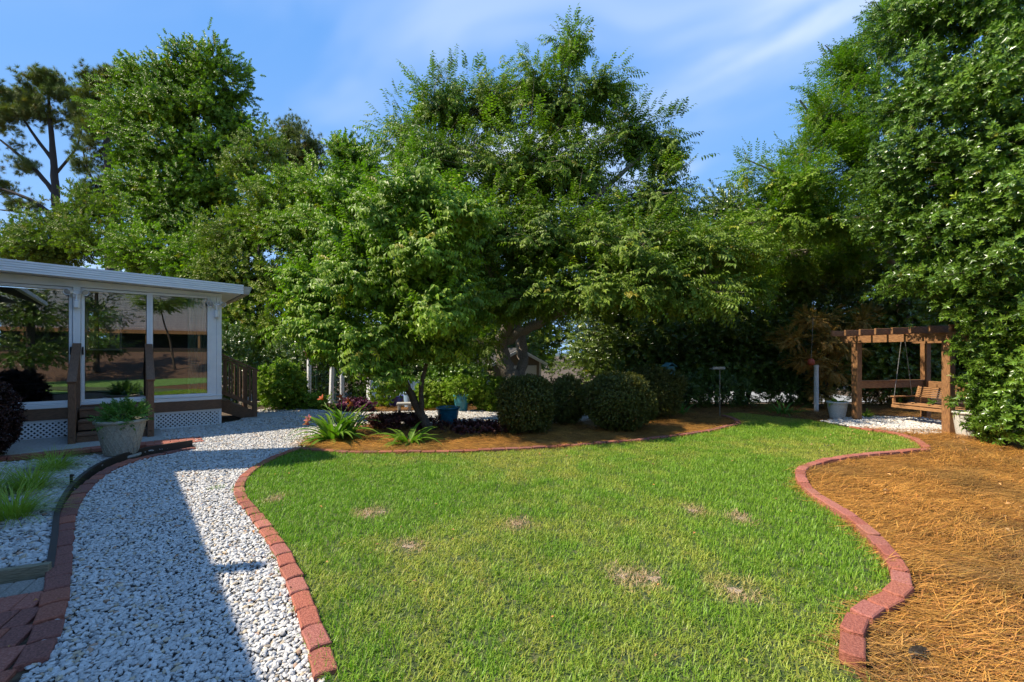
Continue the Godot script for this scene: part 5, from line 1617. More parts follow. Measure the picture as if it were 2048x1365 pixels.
	var woods := [
		["low broad tree above the left end of the sunroom roof", Vector3(-24.5, -0.8, -24), [[Vector3(-24.273, 6.706, -22), Vector3(1.692, 1.088, 1.6), 36], [Vector3(-22.599, 7.691, -22.5), Vector3(1.854, 1.038, 1.8), 44], [Vector3(-21.079, 8.714, -23), Vector3(1.137, 1.011, 1.4), 18], [Vector3(-20.163, 6.948, -22), Vector3(1.692, 1.209, 1.8), 44], [Vector3(-22.067, 6.351, -21.5), Vector3(1.89, 0.851, 1.6), 40], [Vector3(-22.787, 9.82, -24), Vector3(0.791, 0.58, 1), 5]]],
		["vine-covered tree behind the right corner of the sunroom", Vector3(-9.6, -0.6, -17.2), [[Vector3(-10.958, 6.148, -18), Vector3(0.989, 1.385, 1.2), 36], [Vector3(-9.771, 6.741, -18), Vector3(0.989, 1.187, 1.2), 34], [Vector3(-10.077, 4.287, -17.5), Vector3(1.346, 1.154, 1.2), 48], [Vector3(-8.481, 3.646, -17), Vector3(0.841, 1.121, 1), 32], [Vector3(-10.349, 2.712, -17), Vector3(1.121, 1.121, 1.1), 40], [Vector3(-8.738, 1.953, -16.6), Vector3(1.095, 0.912, 1.1), 38], [Vector3(-11.295, 4.303, -17.6), Vector3(0.967, 1.16, 1.2), 30], [Vector3(-11.736, 9.526, -20), Vector3(0.879, 1.319, 1.2), 22], [Vector3(-11.4, 10.852, -21), Vector3(0.808, 1.038, 1.2), 16], [Vector3(-9.924, 1.223, -16.6), Vector3(1.095, 0.62, 1), 26]]],
		["leafy tree filling the view behind the dogwood crown", Vector3(-4.6, -0.5, -17.0), [[Vector3(-7.174, 3.085, -17), Vector3(1.121, 1.308, 1.2), 34], [Vector3(-5.679, 4.206, -17), Vector3(1.308, 1.495, 1.3), 40], [Vector3(-4.185, 3.459, -17), Vector3(1.308, 1.495, 1.3), 40], [Vector3(-2.738, 4.255, -17.3), Vector3(1.331, 1.521, 1.3), 40], [Vector3(-1.569, 2.712, -17), Vector3(0.934, 1.121, 1.2), 26], [Vector3(-5.077, 6.018, -17.5), Vector3(1.538, 1.154, 1.4), 36], [Vector3(-3.154, 6.787, -17.5), Vector3(1.346, 1.154, 1.4), 30], [Vector3(-6.056, 1.768, -16.5), Vector3(1.088, 0.725, 1), 20], [Vector3(-2.992, 1.77, -16.6), Vector3(1.095, 0.73, 1), 20]]],
		["bright leafy tree just above the middle of the sunroom roof", Vector3(-13.6, -0.7, -19), [[Vector3(-15.514, 5.896, -19.5), Vector3(1.286, 0.857, 1.4), 36], [Vector3(-13.655, 5.156, -19), Vector3(1.357, 0.94, 1.3), 42], [Vector3(-16.791, 5.57, -20), Vector3(1.099, 0.659, 1.3), 24], [Vector3(-12.943, 5.896, -19.5), Vector3(0.857, 1.071, 1.2), 24], [Vector3(-12.686, 3.839, -18.5), Vector3(1.22, 1.016, 1.2), 34]]]]
	for w in woods:
		var b: Vector3 = w[1]
		tree("woodland_tree", w[0], "tree", "woodland trees behind the sunroom",
			[[[b, 0.2], [b + Vector3(0.1, 2.5, 0), 0.16], [b + Vector3(0, 5.0, 0), 0.08], [b + Vector3(0.1, 7.0, 0), 0.03]]], w[2],
			{"mesh": M.sp_wood, "mat": M.wood_leaf if w[0].begins_with("low") or w[0].begins_with("vine") else M.gum_leaf, "bark": M.bark_pine, "size": [0.6, 1.0], "dense": 1.6, "swell": 1.1, "per": 16, "t0": 0.3, "spread": 0.42, "droop": 0.2, "tint": dark(0.65, 1.2), "gap": -0.28, "gap_scale": 0.6})
	# pines
	var pines := [
		["tall pine with bare lower trunk at the far left", [[[Vector3(-37.415, -0.837, -38), 0.48], [Vector3(-37.833, 7.598, -38), 0.36], [Vector3(-38.084, 14.28, -38), 0.28], [Vector3(-38.418, 18.456, -38), 0.2], [Vector3(-38.668, 21.796, -38), 0.12], [Vector3(-38.793, 24.093, -38), 0.05]], [[Vector3(-38.084, 14.697, -38), 0.2], [Vector3(-40.255, 17.203, -38), 0.14], [Vector3(-42.76, 19.291, -38), 0.07]], [[Vector3(-37.833, 12.609, -38), 0.18], [Vector3(-39.196, 13.942, -37), 0.14], [Vector3(-42.448, 15.162, -37), 0.06]], [[Vector3(-38.418, 17.62, -38), 0.16], [Vector3(-40.255, 20.126, -38), 0.1], [Vector3(-41.508, 22.214, -38), 0.05]], [[Vector3(-38.251, 16.368, -38), 0.12], [Vector3(-36.497, 18.456, -38), 0.08], [Vector3(-35.87, 20.544, -38), 0.04]], [[Vector3(-37.749, 10.939, -38), 0.14], [Vector3(-39.196, 12.723, -37), 0.1], [Vector3(-41.635, 13.129, -37), 0.05]]],
			[[Vector3(-38.793, 24.093, -38), Vector3(1.879, 1.086, 1.6), 26], [Vector3(-41.09, 23.049, -38), Vector3(1.879, 1.169, 1.6), 24], [Vector3(-37.332, 22.84, -38), Vector3(1.67, 1.086, 1.6), 20], [Vector3(-39.837, 21.587, -38), Vector3(2.505, 1.086, 1.8), 28], [Vector3(-42.343, 20.961, -38), Vector3(1.879, 1.253, 1.6), 22], [Vector3(-36.497, 21.17, -38), Vector3(1.253, 1.002, 1.4), 12], [Vector3(-41.925, 19.082, -38), Vector3(1.67, 0.835, 1.4), 10], [Vector3(-40.673, 17.203, -38), Vector3(1.42, 0.585, 1.2), 6], [Vector3(-42.343, 15.324, -38), Vector3(1.67, 0.501, 1.2), 8], [Vector3(-40.009, 13.333, -37), Vector3(1.464, 0.407, 1.2), 7], [Vector3(-36.288, 18.873, -38), Vector3(0.919, 0.919, 1), 6], [Vector3(-45.266, 18.456, -38), Vector3(2.505, 2.505, 2), 20]]],
		["ragged pine standing close left of the tall sweetgum", [[[Vector3(-31.49, -0.716, -36), 0.5], [Vector3(-31.727, 9.649, -36), 0.4], [Vector3(-32.004, 15.583, -36), 0.3], [Vector3(-32.004, 20.726, -36), 0.2], [Vector3(-31.609, 23.891, -36), 0.07]], [[Vector3(-31.807, 12.814, -36), 0.12], [Vector3(-33.389, 15.583, -36), 0.08], [Vector3(-33.982, 17.561, -36), 0.04]], [[Vector3(-31.727, 11.231, -36), 0.12], [Vector3(-33.389, 12.814, -36), 0.08], [Vector3(-34.576, 13.605, -36), 0.03]]],
			[[Vector3(-31.609, 23.495, -36), Vector3(1.345, 0.87, 1.2), 16], [Vector3(-33.587, 23.1, -36), Vector3(1.029, 0.712, 1), 9], [Vector3(-32.993, 21.319, -36), Vector3(1.582, 0.949, 1.4), 18], [Vector3(-31.609, 19.935, -36), Vector3(1.424, 1.582, 1.4), 20], [Vector3(-33.389, 18.946, -36), Vector3(1.266, 0.87, 1.2), 11], [Vector3(-32.4, 17.165, -36), Vector3(1.503, 1.345, 1.4), 18], [Vector3(-33.982, 16.374, -36), Vector3(1.029, 0.633, 1), 7], [Vector3(-32.202, 14.594, -36), Vector3(1.662, 0.949, 1.4), 16], [Vector3(-31.213, 12.814, -36), Vector3(1.582, 0.791, 1.4), 12], [Vector3(-34.18, 13.803, -36), Vector3(1.029, 0.396, 1), 5]]],
		["round-topped pine showing between the sweetgum and the cherry", [[[Vector3(-21.462, -0.419, -45), 0.5], [Vector3(-21.462, 11.696, -45), 0.4], [Vector3(-21.363, 17.63, -45), 0.3], [Vector3(-21.214, 23.564, -45), 0.1]]],
			[[Vector3(-21.462, 23.663, -45), Vector3(1.484, 1.088, 1.6), 22], [Vector3(-22.945, 22.823, -45), Vector3(1.484, 1.088, 1.6), 18], [Vector3(-19.978, 22.081, -45), Vector3(1.582, 1.187, 1.8), 22], [Vector3(-21.462, 21.092, -45), Vector3(2.473, 1.286, 2), 30], [Vector3(-19.484, 20.35, -45), Vector3(1.088, 0.89, 1.4), 10], [Vector3(-23.192, 20.103, -45), Vector3(1.484, 1.286, 1.8), 16], [Vector3(-20.967, 19.114, -45), Vector3(2.225, 0.989, 1.8), 18]]]]
	for p in pines:
		tree("pine_tree", p[0], "tree", "tall pines beyond the garden", p[1], p[2],
			{"mesh": M.sp_pine, "mat": M.pine_needle, "bark": M.bark_pine, "size": [0.8, 1.3], "dense": 1.7, "per": 17, "t0": 0.3, "spread": 0.6, "droop": -0.35, "tint": [Color(0.75, 0.85, 0.75), Color(1.25, 1.1, 0.8)], "gap": -0.2, "gap_scale": 0.4})
	# woods that close the view behind the hedge
	var far := [[-3.5, 25.0, 9.0, "woodland tree far behind the cherry, left"], [1.5, 27.0, 9.5, "woodland tree far behind the cherry trunk"], [7.0, 30.0, 9.5, "woodland tree beyond the driveway, behind the hedge gap"], [13.0, 31.0, 10.5, "woodland tree beyond the driveway, behind the airy tree"], [20.0, 29.0, 12.0, "woodland tree beyond the driveway, behind the arbor"], [28.0, 27.0, 13.0, "woodland tree beyond the driveway, behind the holly"], [-22.0, 34.0, 9.0, "woodland tree behind the tall sweetgum"], [-33.0, 36.0, 9.0, "woodland tree below the tall pines"]]
	for q in far:
		var b := Vector3(q[0], -0.8, -q[1])
		var h: float = q[2]
		tree("woodland_tree", q[3], "tree", "woodland trees beyond the hedge",
			[[[b, 0.25], [b + Vector3(0.1, h * 0.4, 0), 0.18], [b + Vector3(0, h * 0.9, 0), 0.05]]],
			[[b + Vector3(0, h * 0.28, 0), Vector3(3.2, h * 0.2, 2.4), 46], [b + Vector3(0, h * 0.55, 0), Vector3(3.0, h * 0.22, 2.4), 46], [b + Vector3(0.3, h * 0.8, 0), Vector3(2.0, h * 0.17, 1.8), 24]],
			{"mesh": M.sp_wood, "mat": M.wood_leaf, "bark": M.bark_pine, "size": [0.9, 1.4], "dense": 1.6, "swell": 1.15, "per": 14, "t0": 0.3, "spread": 0.6, "droop": 0.2, "tint": dark(0.6, 1.1), "gap": -0.35, "gap_scale": 0.4})
	# trees behind the camera that the glass mirrors
	tree("evergreen_tree", "broad dark evergreen mirrored in the left glass door", "tree", "",
		[[[Vector3(3.4, 0, 9.4), 0.2], [Vector3(3.4, 3, 9.4), 0.15], [Vector3(3.4, 7, 9.4), 0.04]]],
		[[Vector3(3.4, 1.5, 9.4), Vector3(2.4, 1.2, 2.0), 60], [Vector3(3.2, 3.4, 9.4), Vector3(2.6, 1.4, 2.2), 70], [Vector3(3.4, 5.4, 9.4), Vector3(1.9, 1.5, 1.8), 46]],
		{"mesh": M.sp_hedge, "mat": M.hedge_leaf, "bark": M.bark_brown, "size": [1.0, 1.5], "per": 15, "t0": 0.4, "spread": 0.35, "droop": 0.1, "tint": dark(0.6, 1.3), "gap": -0.4})
	tree("evergreen_tree", "second dark evergreen mirrored in the middle glass door", "tree", "",
		[[[Vector3(7.3, 0.4, 10.6), 0.16], [Vector3(7.3, 3, 10.6), 0.12], [Vector3(7.3, 6.5, 10.6), 0.03]]],
		[[Vector3(7.3, 1.9, 10.6), Vector3(1.7, 1.1, 1.5), 50], [Vector3(7.1, 3.6, 10.6), Vector3(1.8, 1.3, 1.6), 54], [Vector3(7.3, 5.6, 10.6), Vector3(1.3, 1.3, 1.3), 34]],
		{"mesh": M.sp_hedge, "mat": M.hedge_leaf, "bark": M.bark_brown, "size": [1.0, 1.5], "per": 15, "t0": 0.4, "spread": 0.3, "droop": 0.1, "tint": dark(0.5, 1.1), "gap": -0.35})
	tree("ornamental_tree", "small open tree on the bank mirrored in the right sunroom window", "tree", "",
		[[[Vector3(9.9, 0.5, 8.2), 0.07], [Vector3(9.6, 2.2, 8.2), 0.055], [Vector3(9.1, 3.6, 8.2), 0.035], [Vector3(8.9, 5.5, 8.2), 0.015]]],
		[[Vector3(8.2, 4.4, 7.9), Vector3(1.9, 0.6, 1.2), 30], [Vector3(10.4, 4.9, 8.3), Vector3(1.5, 0.7, 1.0), 26], [Vector3(9.0, 6.1, 8.2), Vector3(2.4, 0.9, 1.4), 44]],
		{"mesh": M.sp_cherry, "mat": M.cherry_leaf, "bark": M.bark_brown, "size": [0.9, 1.3], "per": 10, "t0": 0.4, "spread": 0.25, "droop": 0.3, "tint": dark(0.7, 1.2), "gap": -0.25})
	# japanese maple by the pole
	tree("japanese_maple", "small bronze leaved japanese maple between the white pole and the arbor", "tree", "",
		[[[Vector3(8.557, -0.107, -12.4), 0.05], [Vector3(8.529, 0.473, -12.3), 0.045], [Vector3(8.461, 1.284, -12.3), 0.03], [Vector3(8.326, 2.23, -12.3), 0.012]], [[Vector3(8.529, 0.608, -12.3), 0.03], [Vector3(9.002, 1.555, -12.3), 0.02], [Vector3(9.484, 2.237, -12.4), 0.01]], [[Vector3(8.488, 0.744, -12.3), 0.025], [Vector3(7.856, 1.554, -12.2), 0.015], [Vector3(7.393, 1.952, -12.1), 0.008]]],
		[[Vector3(8.057, 2.358, -12.2), Vector3(0.67, 0.375, 0.6), 24], [Vector3(7.526, 1.819, -12.1), Vector3(0.558, 0.319, 0.5), 20], [Vector3(8.324, 1.819, -12.1), Vector3(0.731, 0.372, 0.6), 28], [Vector3(9.348, 2.305, -12.4), Vector3(0.572, 0.327, 0.5), 18], [Vector3(8.929, 1.554, -12.2), Vector3(0.67, 0.349, 0.5), 24], [Vector3(7.792, 1.221, -12.1), Vector3(0.665, 0.293, 0.5), 20], [Vector3(8.59, 0.955, -12.1), Vector3(0.638, 0.372, 0.5), 20], [Vector3(9.835, 2.586, -12.5), Vector3(0.357, 0.22, 0.4), 7], [Vector3(8.258, 0.414, -12.2), Vector3(0.536, 0.349, 0.4), 12]],
		{"mesh": M.sp_maple, "mat": M.maple_leaf, "bark": M.bark_brown, "size": [0.8, 1.2], "per": 13, "t0": 0.3, "spread": 0.14, "droop": 0.25, "tint": [Color(0.45, 0.7, 0.6), Color(1.2, 1.0, 0.9)], "gap": -0.25, "gap_scale": 1.4})


func build_plants() -> void:
	var bx_sp := {"mesh": M.sp_box, "mat": M.box_leaf, "bark": M.bark_brown, "size": [0.9, 1.4], "tint": [Color(0.7, 0.8, 0.8), Color(1.35, 1.2, 0.95)], "wobble": 0.12, "up": 0.2, "lift": 0.07}
	var bg := "clipped rounded shrubs in the dogwood bed"
	shrub("boxwood_shrub", "upright clipped shrub just right of the teal pots, in front of the cherry trunk", "shrub", bg, Vector3(0.254, 0, -8.252), Vector3(0.47, 0.46, 0.46), 5200, bx_sp)
	shrub("boxwood_shrub", "narrow clipped shrub standing behind the gap between the two bigger ones", "shrub", bg, Vector3(1.092, 0, -9.291), Vector3(0.36, 0.43, 0.4), 3600, bx_sp)
	shrub("boxwood_shrub", "widest clipped shrub with domed top, in front at the right", "shrub", bg, Vector3(2.01, 0, -8.627), Vector3(0.62, 0.47, 0.55), 6400, bx_sp)
	shrub("boxwood_shrub", "sunlit clipped shrub behind the widest one, farthest right", "shrub", bg, Vector3(3.192, 0, -10.299), Vector3(0.62, 0.5, 0.55), 5600, bx_sp)
	shrub("loropetalum_shrub", "dark purplish rounded shrub at the left edge by the steps", "shrub", "", Vector3(-7.22, 0, -6.1), Vector3(0.32, 0.5, 0.36), 3600, {"mesh": M.sp_box, "mat": M.plum_leaf, "bark": M.bark_brown, "size": [1.1, 1.7], "tint": [Color(0.7, 0.8, 0.8), Color(1.2, 1.5, 1.3)], "wobble": 0.1, "lift": 0.05})
	var soft := {"mesh": M.sp_soft, "mat": M.soft_leaf, "bark": M.bark_brown, "size": [0.7, 1.2], "tint": [Color(0.6, 0.7, 0.6), Color(1.25, 1.15, 1.0)], "wobble": 0.22, "gap": -0.35}
	shrub("garden_shrub", "loose light green shrub right of the side steps", "shrub", "", Vector3(-5.918, 0, -11.758), Vector3(0.5, 0.58, 0.5), 1700, soft, 2.0)
	shrub("garden_shrub", "low green shrub in front of the white posts", "shrub", "", Vector3(-5.235, 0, -11.969), Vector3(0.45, 0.15, 0.3), 420, soft, 2.0)
	shrub("garden_shrub", "leafy shrub behind the teal pots", "shrub", "", Vector3(-1.755, 0, -13.42), Vector3(0.8, 0.62, 0.6), 1500, {"mesh": M.sp_soft, "mat": M.holly_leaf, "bark": M.bark_brown, "size": [0.8, 1.3], "tint": [Color(0.7, 0.8, 0.7), Color(1.6, 1.4, 1.1)], "wobble": 0.25, "gap": -0.3}, 2.0)
	shrub("garden_shrub", "small green shrub behind the dogwood trunk", "shrub", "", Vector3(-2.116, 0, -12.189), Vector3(0.5, 0.3, 0.4), 700, soft, 2.0)
	shrub("garden_shrub", "yellowish young shrub between the white boards", "shrub", "", Vector3(-3.534, 0, -12.417), Vector3(0.26, 0.24, 0.22), 200, soft, 2.0)
	var ug := [[-7.0, 15.2, 1.0, "dark undergrowth shrub behind the wire fence"], [-4.6, 15.6, 1.1, "dark undergrowth shrub behind the white garden posts"], [-2.6, 15.4, 1.0, "dark undergrowth shrub behind the pale low screen"], [-2.0, 15.0, 0.7, "dark undergrowth shrub left of the shed"], [-9.4, 14.6, 1.1, "dark undergrowth shrub just behind the side steps"]]
	for q in ug:
		shrub("undergrowth_shrub", q[3], "shrub", "dark undergrowth shrubs behind the white posts", Vector3(q[0], gy(q[0], q[1]), -q[1]), Vector3(1.25, q[2], 0.8), 1700, {"mesh": M.sp_hedge, "mat": M.hedge_leaf, "bark": M.bark_brown, "size": [0.8, 1.3], "tint": [Color(0.5, 0.6, 0.5), Color(1.1, 1.1, 0.9)], "wobble": 0.25, "gap": -0.35}, 2.0)
	var sk := [[Vector3(5.784, 0, -12.653), 0.9, "low dark shrub at the hedge foot behind the feeder tray"], [Vector3(4.533, 0, -12.653), 0.8, "low dark shrub at the hedge foot behind the bright fern"], [Vector3(8.182, 0, -13.154), 0.8, "low dark shrub at the hedge foot left of the white pole"], [Vector3(3.142, 0, -12.653), 0.9, "low dark shrub at the hedge foot behind the widest clipped shrub"], [Vector3(11.002, 0, -13.42), 0.9, "low reddish shrub seen under the arbor rail"]]
	for q in sk:
		shrub("hedge_shrub", q[2], "shrub", "low shrubs along the hedge foot", q[0], Vector3(q[1], 0.42, 0.6), 900, {"mesh": M.sp_hedge, "mat": M.maple_leaf if q[2].begins_with("low red") else M.hedge_leaf, "bark": M.bark_brown, "size": [0.5, 0.9], "tint": [Color(0.6, 0.7, 0.6), Color(1.3, 1.2, 1.0)], "wobble": 0.25, "gap": -0.3}, 2.0)
	var hy := shrub("hydrangea", "hydrangea with white flower heads beside the first clipped shrub", "shrub", "", Vector3(-0.495, 0, -11.553), Vector3(0.4, 0.38, 0.36), 800, soft, 2.0)
	for k in 7:
		var f := MB.new()
		for j in 40:
			var dv := rdir()
			var q := dv * 0.055
			var s := dv.cross(rdir()).normalized() * 0.018
			var t := dv.cross(s).normalized() * 0.018
			f.quad(q - s, q - t, q + s, q + t)
		var fl := part("flower_head", f.mesh(), M.petal_white, hy)
		var a := k * 2.4
		fl.position = Vector3(0.33 * cos(a), 0.55 + 0.2 * rng.randf(), 0.3 * sin(a))

	# amaryllis clump with strap leaves and flowers at the tip of the bed
	var am := clump("amaryllis", "big clump of strap-leaved lilies with pink flowers at the bed's left tip", "lily", Vector3(-3.004, 0, -7.68), 46, 0.84, 0.10, M.strap_leaf, true, [0.35, 1.45], 1.6, 0.2, 0.16, 8)
	clump("amaryllis", "upright strap-leaved lilies behind the big clump", "lily", Vector3(-2.974, 0, -8.151), 26, 0.78, 0.09, M.strap_leaf, true, [0.9, 1.5], 1.1, 0.16, 0.16, 8)
	clump("daylily", "low spreading strap-leaved plant left of the dogwood trunk", "lily", Vector3(-1.686, 0, -7.34), 32, 0.62, 0.075, M.strap_leaf, true, [0.25, 1.1], 1.3, 0.14, 0.16, 6)
	var fl_at := [[620, 841, 7.6, 0], [617, 850, 7.5, 0], [700, 803, 8.0, 1], [683, 798, 8.1, 1], [646, 800, 8.2, 1], [706, 812, 7.9, 1]]
	rng.seed = 31
	for k in fl_at.size():
		var q = fl_at[k]
		var at := Vector3((q[0] - 1024.0) / 910.0 * q[2], 1.46 - (q[1] - 707.0) / 910.0 * q[2], -q[2])
		var f := MB.new()
		var tilt := Basis(Vector3(0, 0, 1), rng.randf_range(0.4, 1.0)) * Basis(Vector3(1, 0, 0), rng.randf_range(-0.4, 0.9))
		var pm := MB.new()
		for j in 6:
			pm.blade(Vector3.ZERO, TAU * j / 6, 0.11, 0.046, 1.05, 0.9, 4, 0.1, 1.0)
		var st := MB.new()
		var foot: Vector3 = am.position + Vector3(rng.randf_range(-0.1, 0.15), 0, rng.randf_range(-0.1, 0.1)) - am.position
		var fo := part("flower_stalk", st.mesh() if false else stalk(foot, at - am.position), M.strap_leaf, am)
		var pf := part("flower", pm.mesh(), M.petal_pink if q[3] == 0 else M.petal_coral, fo)
		pf.transform = Transform3D(tilt, at - am.position)

	# purple and plum ground covers
	shrub("purple_heart", "purple trailing plants along the far side of the gravel path", "plant", "", Vector3(-3.961, 0, -11.553), Vector3(0.36, 0.10, 0.22), 340, {"mesh": M.sp_soft, "mat": M.purple_leaf, "bark": M.bark_brown, "size": [0.7, 1.2], "tint": [Color(0.5, 0.5, 0.5), Color(1.1, 1.0, 1.1)], "wobble": 0.3, "up": 0.6}, 2.0, 8)
	shrub("coral_bells", "row of plum dark leaved plants between dogwood and gravel", "plant", "", Vector3(-2.166, 0, -8.799), Vector3(0.62, 0.10, 0.22), 520, {"mesh": M.sp_soft, "mat": M.plum_leaf, "bark": M.bark_brown, "size": [0.6, 1.1], "tint": [Color(0.8, 0.8, 0.8), Color(2.0, 1.6, 1.5)], "wobble": 0.3, "up": 0.6}, 2.0, 6)
	shrub("coral_bells", "plum dark leaved plants below the teal pot and first clipped shrub", "plant", "", Vector3(-0.58, 0, -8.252), Vector3(0.75, 0.07, 0.25), 420, {"mesh": M.sp_soft, "mat": M.plum_leaf, "bark": M.bark_brown, "size": [0.6, 1.1], "tint": [Color(0.8, 0.8, 0.8), Color(1.6, 1.4, 1.3)], "wobble": 0.3, "up": 0.6}, 2.0, 6)
	clump("fern", "bright fern at the foot of the hedge right of the clipped shrubs", "fern", Vector3(4.045, 0, -10.89), 40, 0.42, 0.035, M.fern_leaf, false, [0.5, 1.4], 1.1, 0.12, 0.1, 5)
	clump("fern", "low wide fern bed on the mulch left of the white pole", "fern", Vector3(6.674, 0, -11.165), 70, 0.55, 0.035, M.fern_leaf, false, [0.25, 1.1], 1.1, 0.4, 0.1, 5)
	clump("fern", "small fern on the gravel between the clipped shrubs", "fern", Vector3(1.738, 0, -10.98), 26, 0.3, 0.04, M.fern_leaf, false, [0.5, 1.4], 1.1, 0.08, 0.1, 5)
	clump("garden_plant", "green plant at the left foot of the swing", "plant", Vector3(8.0, 0, -10.3), 24, 0.3, 0.05, M.soft_leaf, false, [0.5, 1.4], 1.1, 0.1, 0.1, 4)
	# grass clumps in the left bed
	var ga := [[Vector3(-4.354, 0, -3.966), 0.50, "front light green grass clump cut by the left edge"], [Vector3(-5.063, 0, -4.779), 0.50, "middle light green grass clump in the gravel bed"], [Vector3(-5.643, 0, -5.606), 0.46, "rear light green grass clump near the landing"], [Vector3(-5.252, 0, -4.534), 0.5, "grass clump behind the front one at the left edge"]]
	for q in ga:
		clump("grass_clump", q[2], "ornamental grass", q[0], 420, q[1], 0.006, M.tuft_leaf, false, [0.5, 1.45], 1.5, 0.13, 0.0, 5, "light green grass clumps in the left gravel bed")


func stalk(a: Vector3, b: Vector3) -> ArrayMesh:
	var m := MB.new()
	m.tube([a, a.lerp(b, 0.5) + Vector3(0, 0.06, 0), b], [0.009, 0.008, 0.006], 6)
	return m.mesh()


# ---------------------------------------------------------------- small things round the garden
func build_small() -> void:
	nmat("white_paint", [Color(0.62, 0.61, 0.58), Color(0.74, 0.73, 0.70)], 0.55, Vector3(2, 2, 2), 0.02)
	nmat("red_paint", [Color(0.36, 0.05, 0.02), Color(0.5, 0.09, 0.04)], 0.5, Vector3(2, 2, 2), 0.02)
	nmat("teal_paint", [Color(0.03, 0.16, 0.2), Color(0.06, 0.22, 0.26)], 0.5, Vector3(2, 2, 2), 0.02)
	nmat("shed_wall", [Color(0.17, 0.135, 0.095), Color(0.23, 0.185, 0.135)], 0.8, Vector3(1, 6, 1), 0.02)
	pmat("green_metal", Color(0.02, 0.07, 0.045), 0.5, 0.3)
	# white posts, the first carries a birdhouse
	var wp := [[Vector3(-6.374, 0, -14.286), 1.28, "left white garden post under the red birdhouse", 0.0], [Vector3(-5.339, 0, -13.42), 1.5, "middle white garden post leaning slightly, taller than its neighbours", 0.05], [Vector3(-5.338, 0, -14.286), 1.2, "right white garden post behind the pink flowers", 0.0]]
	for q in wp:
		var o := thing("garden_post", q[2], "post", q[0], -0.65, "white garden posts")
		o.rotation.z = -q[3]
		bx("shaft", Vector3(0, q[1] * 0.5, 0), Vector3(0.1, q[1], 0.1), M.white_paint, o, 0.006)
		bx("cap", Vector3(0, q[1] + 0.012, 0), Vector3(0.125, 0.024, 0.125), M.white_paint, o, 0.006)
		bx("foot", Vector3(0, 0.05, 0), Vector3(0.13, 0.1, 0.13), M.white_paint, o, 0.006)
	birdhouse("red birdhouse on the left white post", wp[0][0] + Vector3(0, 1.305, 0), 0.17, M.red_paint)
	# white boards and a stone stool
	var boards := [[Vector3(-4.233, 0, -13.42), 0.17, 0.62, "white upright board left of the yellowish shrub"], [Vector3(-3.306, 0, -13.025), 0.2, 0.62, "white upright board behind the violet blue pot"]]
	for q in boards:
		var o := thing("white_board", q[3], "board", q[0], -0.6)
		bx("panel", Vector3(0, q[2] / 2, 0), Vector3(q[1], q[2], 0.03), M.white_paint, o, 0.004)
		bx("top_rail", Vector3(0, q[2] + 0.015, 0), Vector3(q[1] + 0.03, 0.03, 0.05), M.white_paint, o, 0.004)
	var st := thing("stone_stool", "low grey stone stool beside the violet blue pot", "stool", Vector3(-2.73, 0, -11.553), 0.2)
	bx("top", Vector3(0, 0.18, 0), Vector3(0.38, 0.06, 0.26), M.concrete, st, 0.012)
	for s in [-1, 1]:
		bx("leg", Vector3(s * 0.13, 0.075, 0), Vector3(0.07, 0.15, 0.2), M.concrete, st, 0.01)
	# pale screen behind the boards
	var sc := thing("garden_screen", "pale blue grey low screen behind the dogwood trunk", "screen", Vector3(-3.827, 0, -13.985), 0.05)
	for k in 9:
		bx("screen_board", Vector3(-0.5 + k * 0.17, 0.32, 0), Vector3(0.16, 0.6, 0.02), M.pot_pale, sc, 0.003)
	bx("screen_rail", Vector3(0.18, 0.55, -0.025), Vector3(1.6, 0.06, 0.03), M.pot_pale, sc, 0.003)
	# wire fence, timber
	var fe := thing("wire_fence", "thin green wire fence right of the side steps", "fence", Vector3(-8.6, 0, -14.2))
	for k in 6:
		var pb := MB.new()
		pb.tube([Vector3(k * 0.62, -0.3, 0), Vector3(k * 0.62, 0.95, 0)], [0.013, 0.013], 6)
		part("fence_post", pb.mesh(), M.green_metal, fe)
	for k in 6:
		beam("wire", Vector3(0, 0.1 + k * 0.16, 0), Vector3(3.1, 0.1 + k * 0.16, 0), 0.005, 0.005, M.green_metal, fe, 0.0)
	for k in 24:
		beam("wire", Vector3(0.06 + k * 0.13, 0.02, 0.003), Vector3(0.06 + k * 0.13, 0.92, 0.003), 0.005, 0.005, M.green_metal, fe, 0.0)
	var tb := thing("border_timber", "old timber laid on the mulch below the wire fence", "timber", Vector3(-6.724, 0, -12.189), 0.1)
	beam("timber", Vector3(-0.5, 0.09, 0), Vector3(0.5, 0.09, 0), 0.14, 0.16, M.old_board, tb, 0.012)
	# shed: low, behind the cherry trunk
	var sy := gy(0.3, 16.5) - 0.15
	var sh := thing("garden_shed", "small tan shed with white doors and dark roof behind the cherry trunk", "shed", Vector3(0.95, sy, -16.2), 0.55)
	var ey := 1.16 - sy
	bx("wall", Vector3(-0.9, ey / 2, -1.1), Vector3(1.9, ey, 2.2), M.shed_wall, sh, 0.0)
	var gb := MB.new()
	gb.hex([Vector3(-1.85, ey, -2.2), Vector3(0.05, ey, -2.2), Vector3(0.05, ey, 0.0), Vector3(-1.85, ey, 0.0), Vector3(-0.92, ey + 0.42, -2.2), Vector3(-0.88, ey + 0.42, -2.2), Vector3(-0.88, ey + 0.42, 0.0), Vector3(-0.92, ey + 0.42, 0.0)])
	part("gable", gb.mesh(), M.shed_wall, sh)
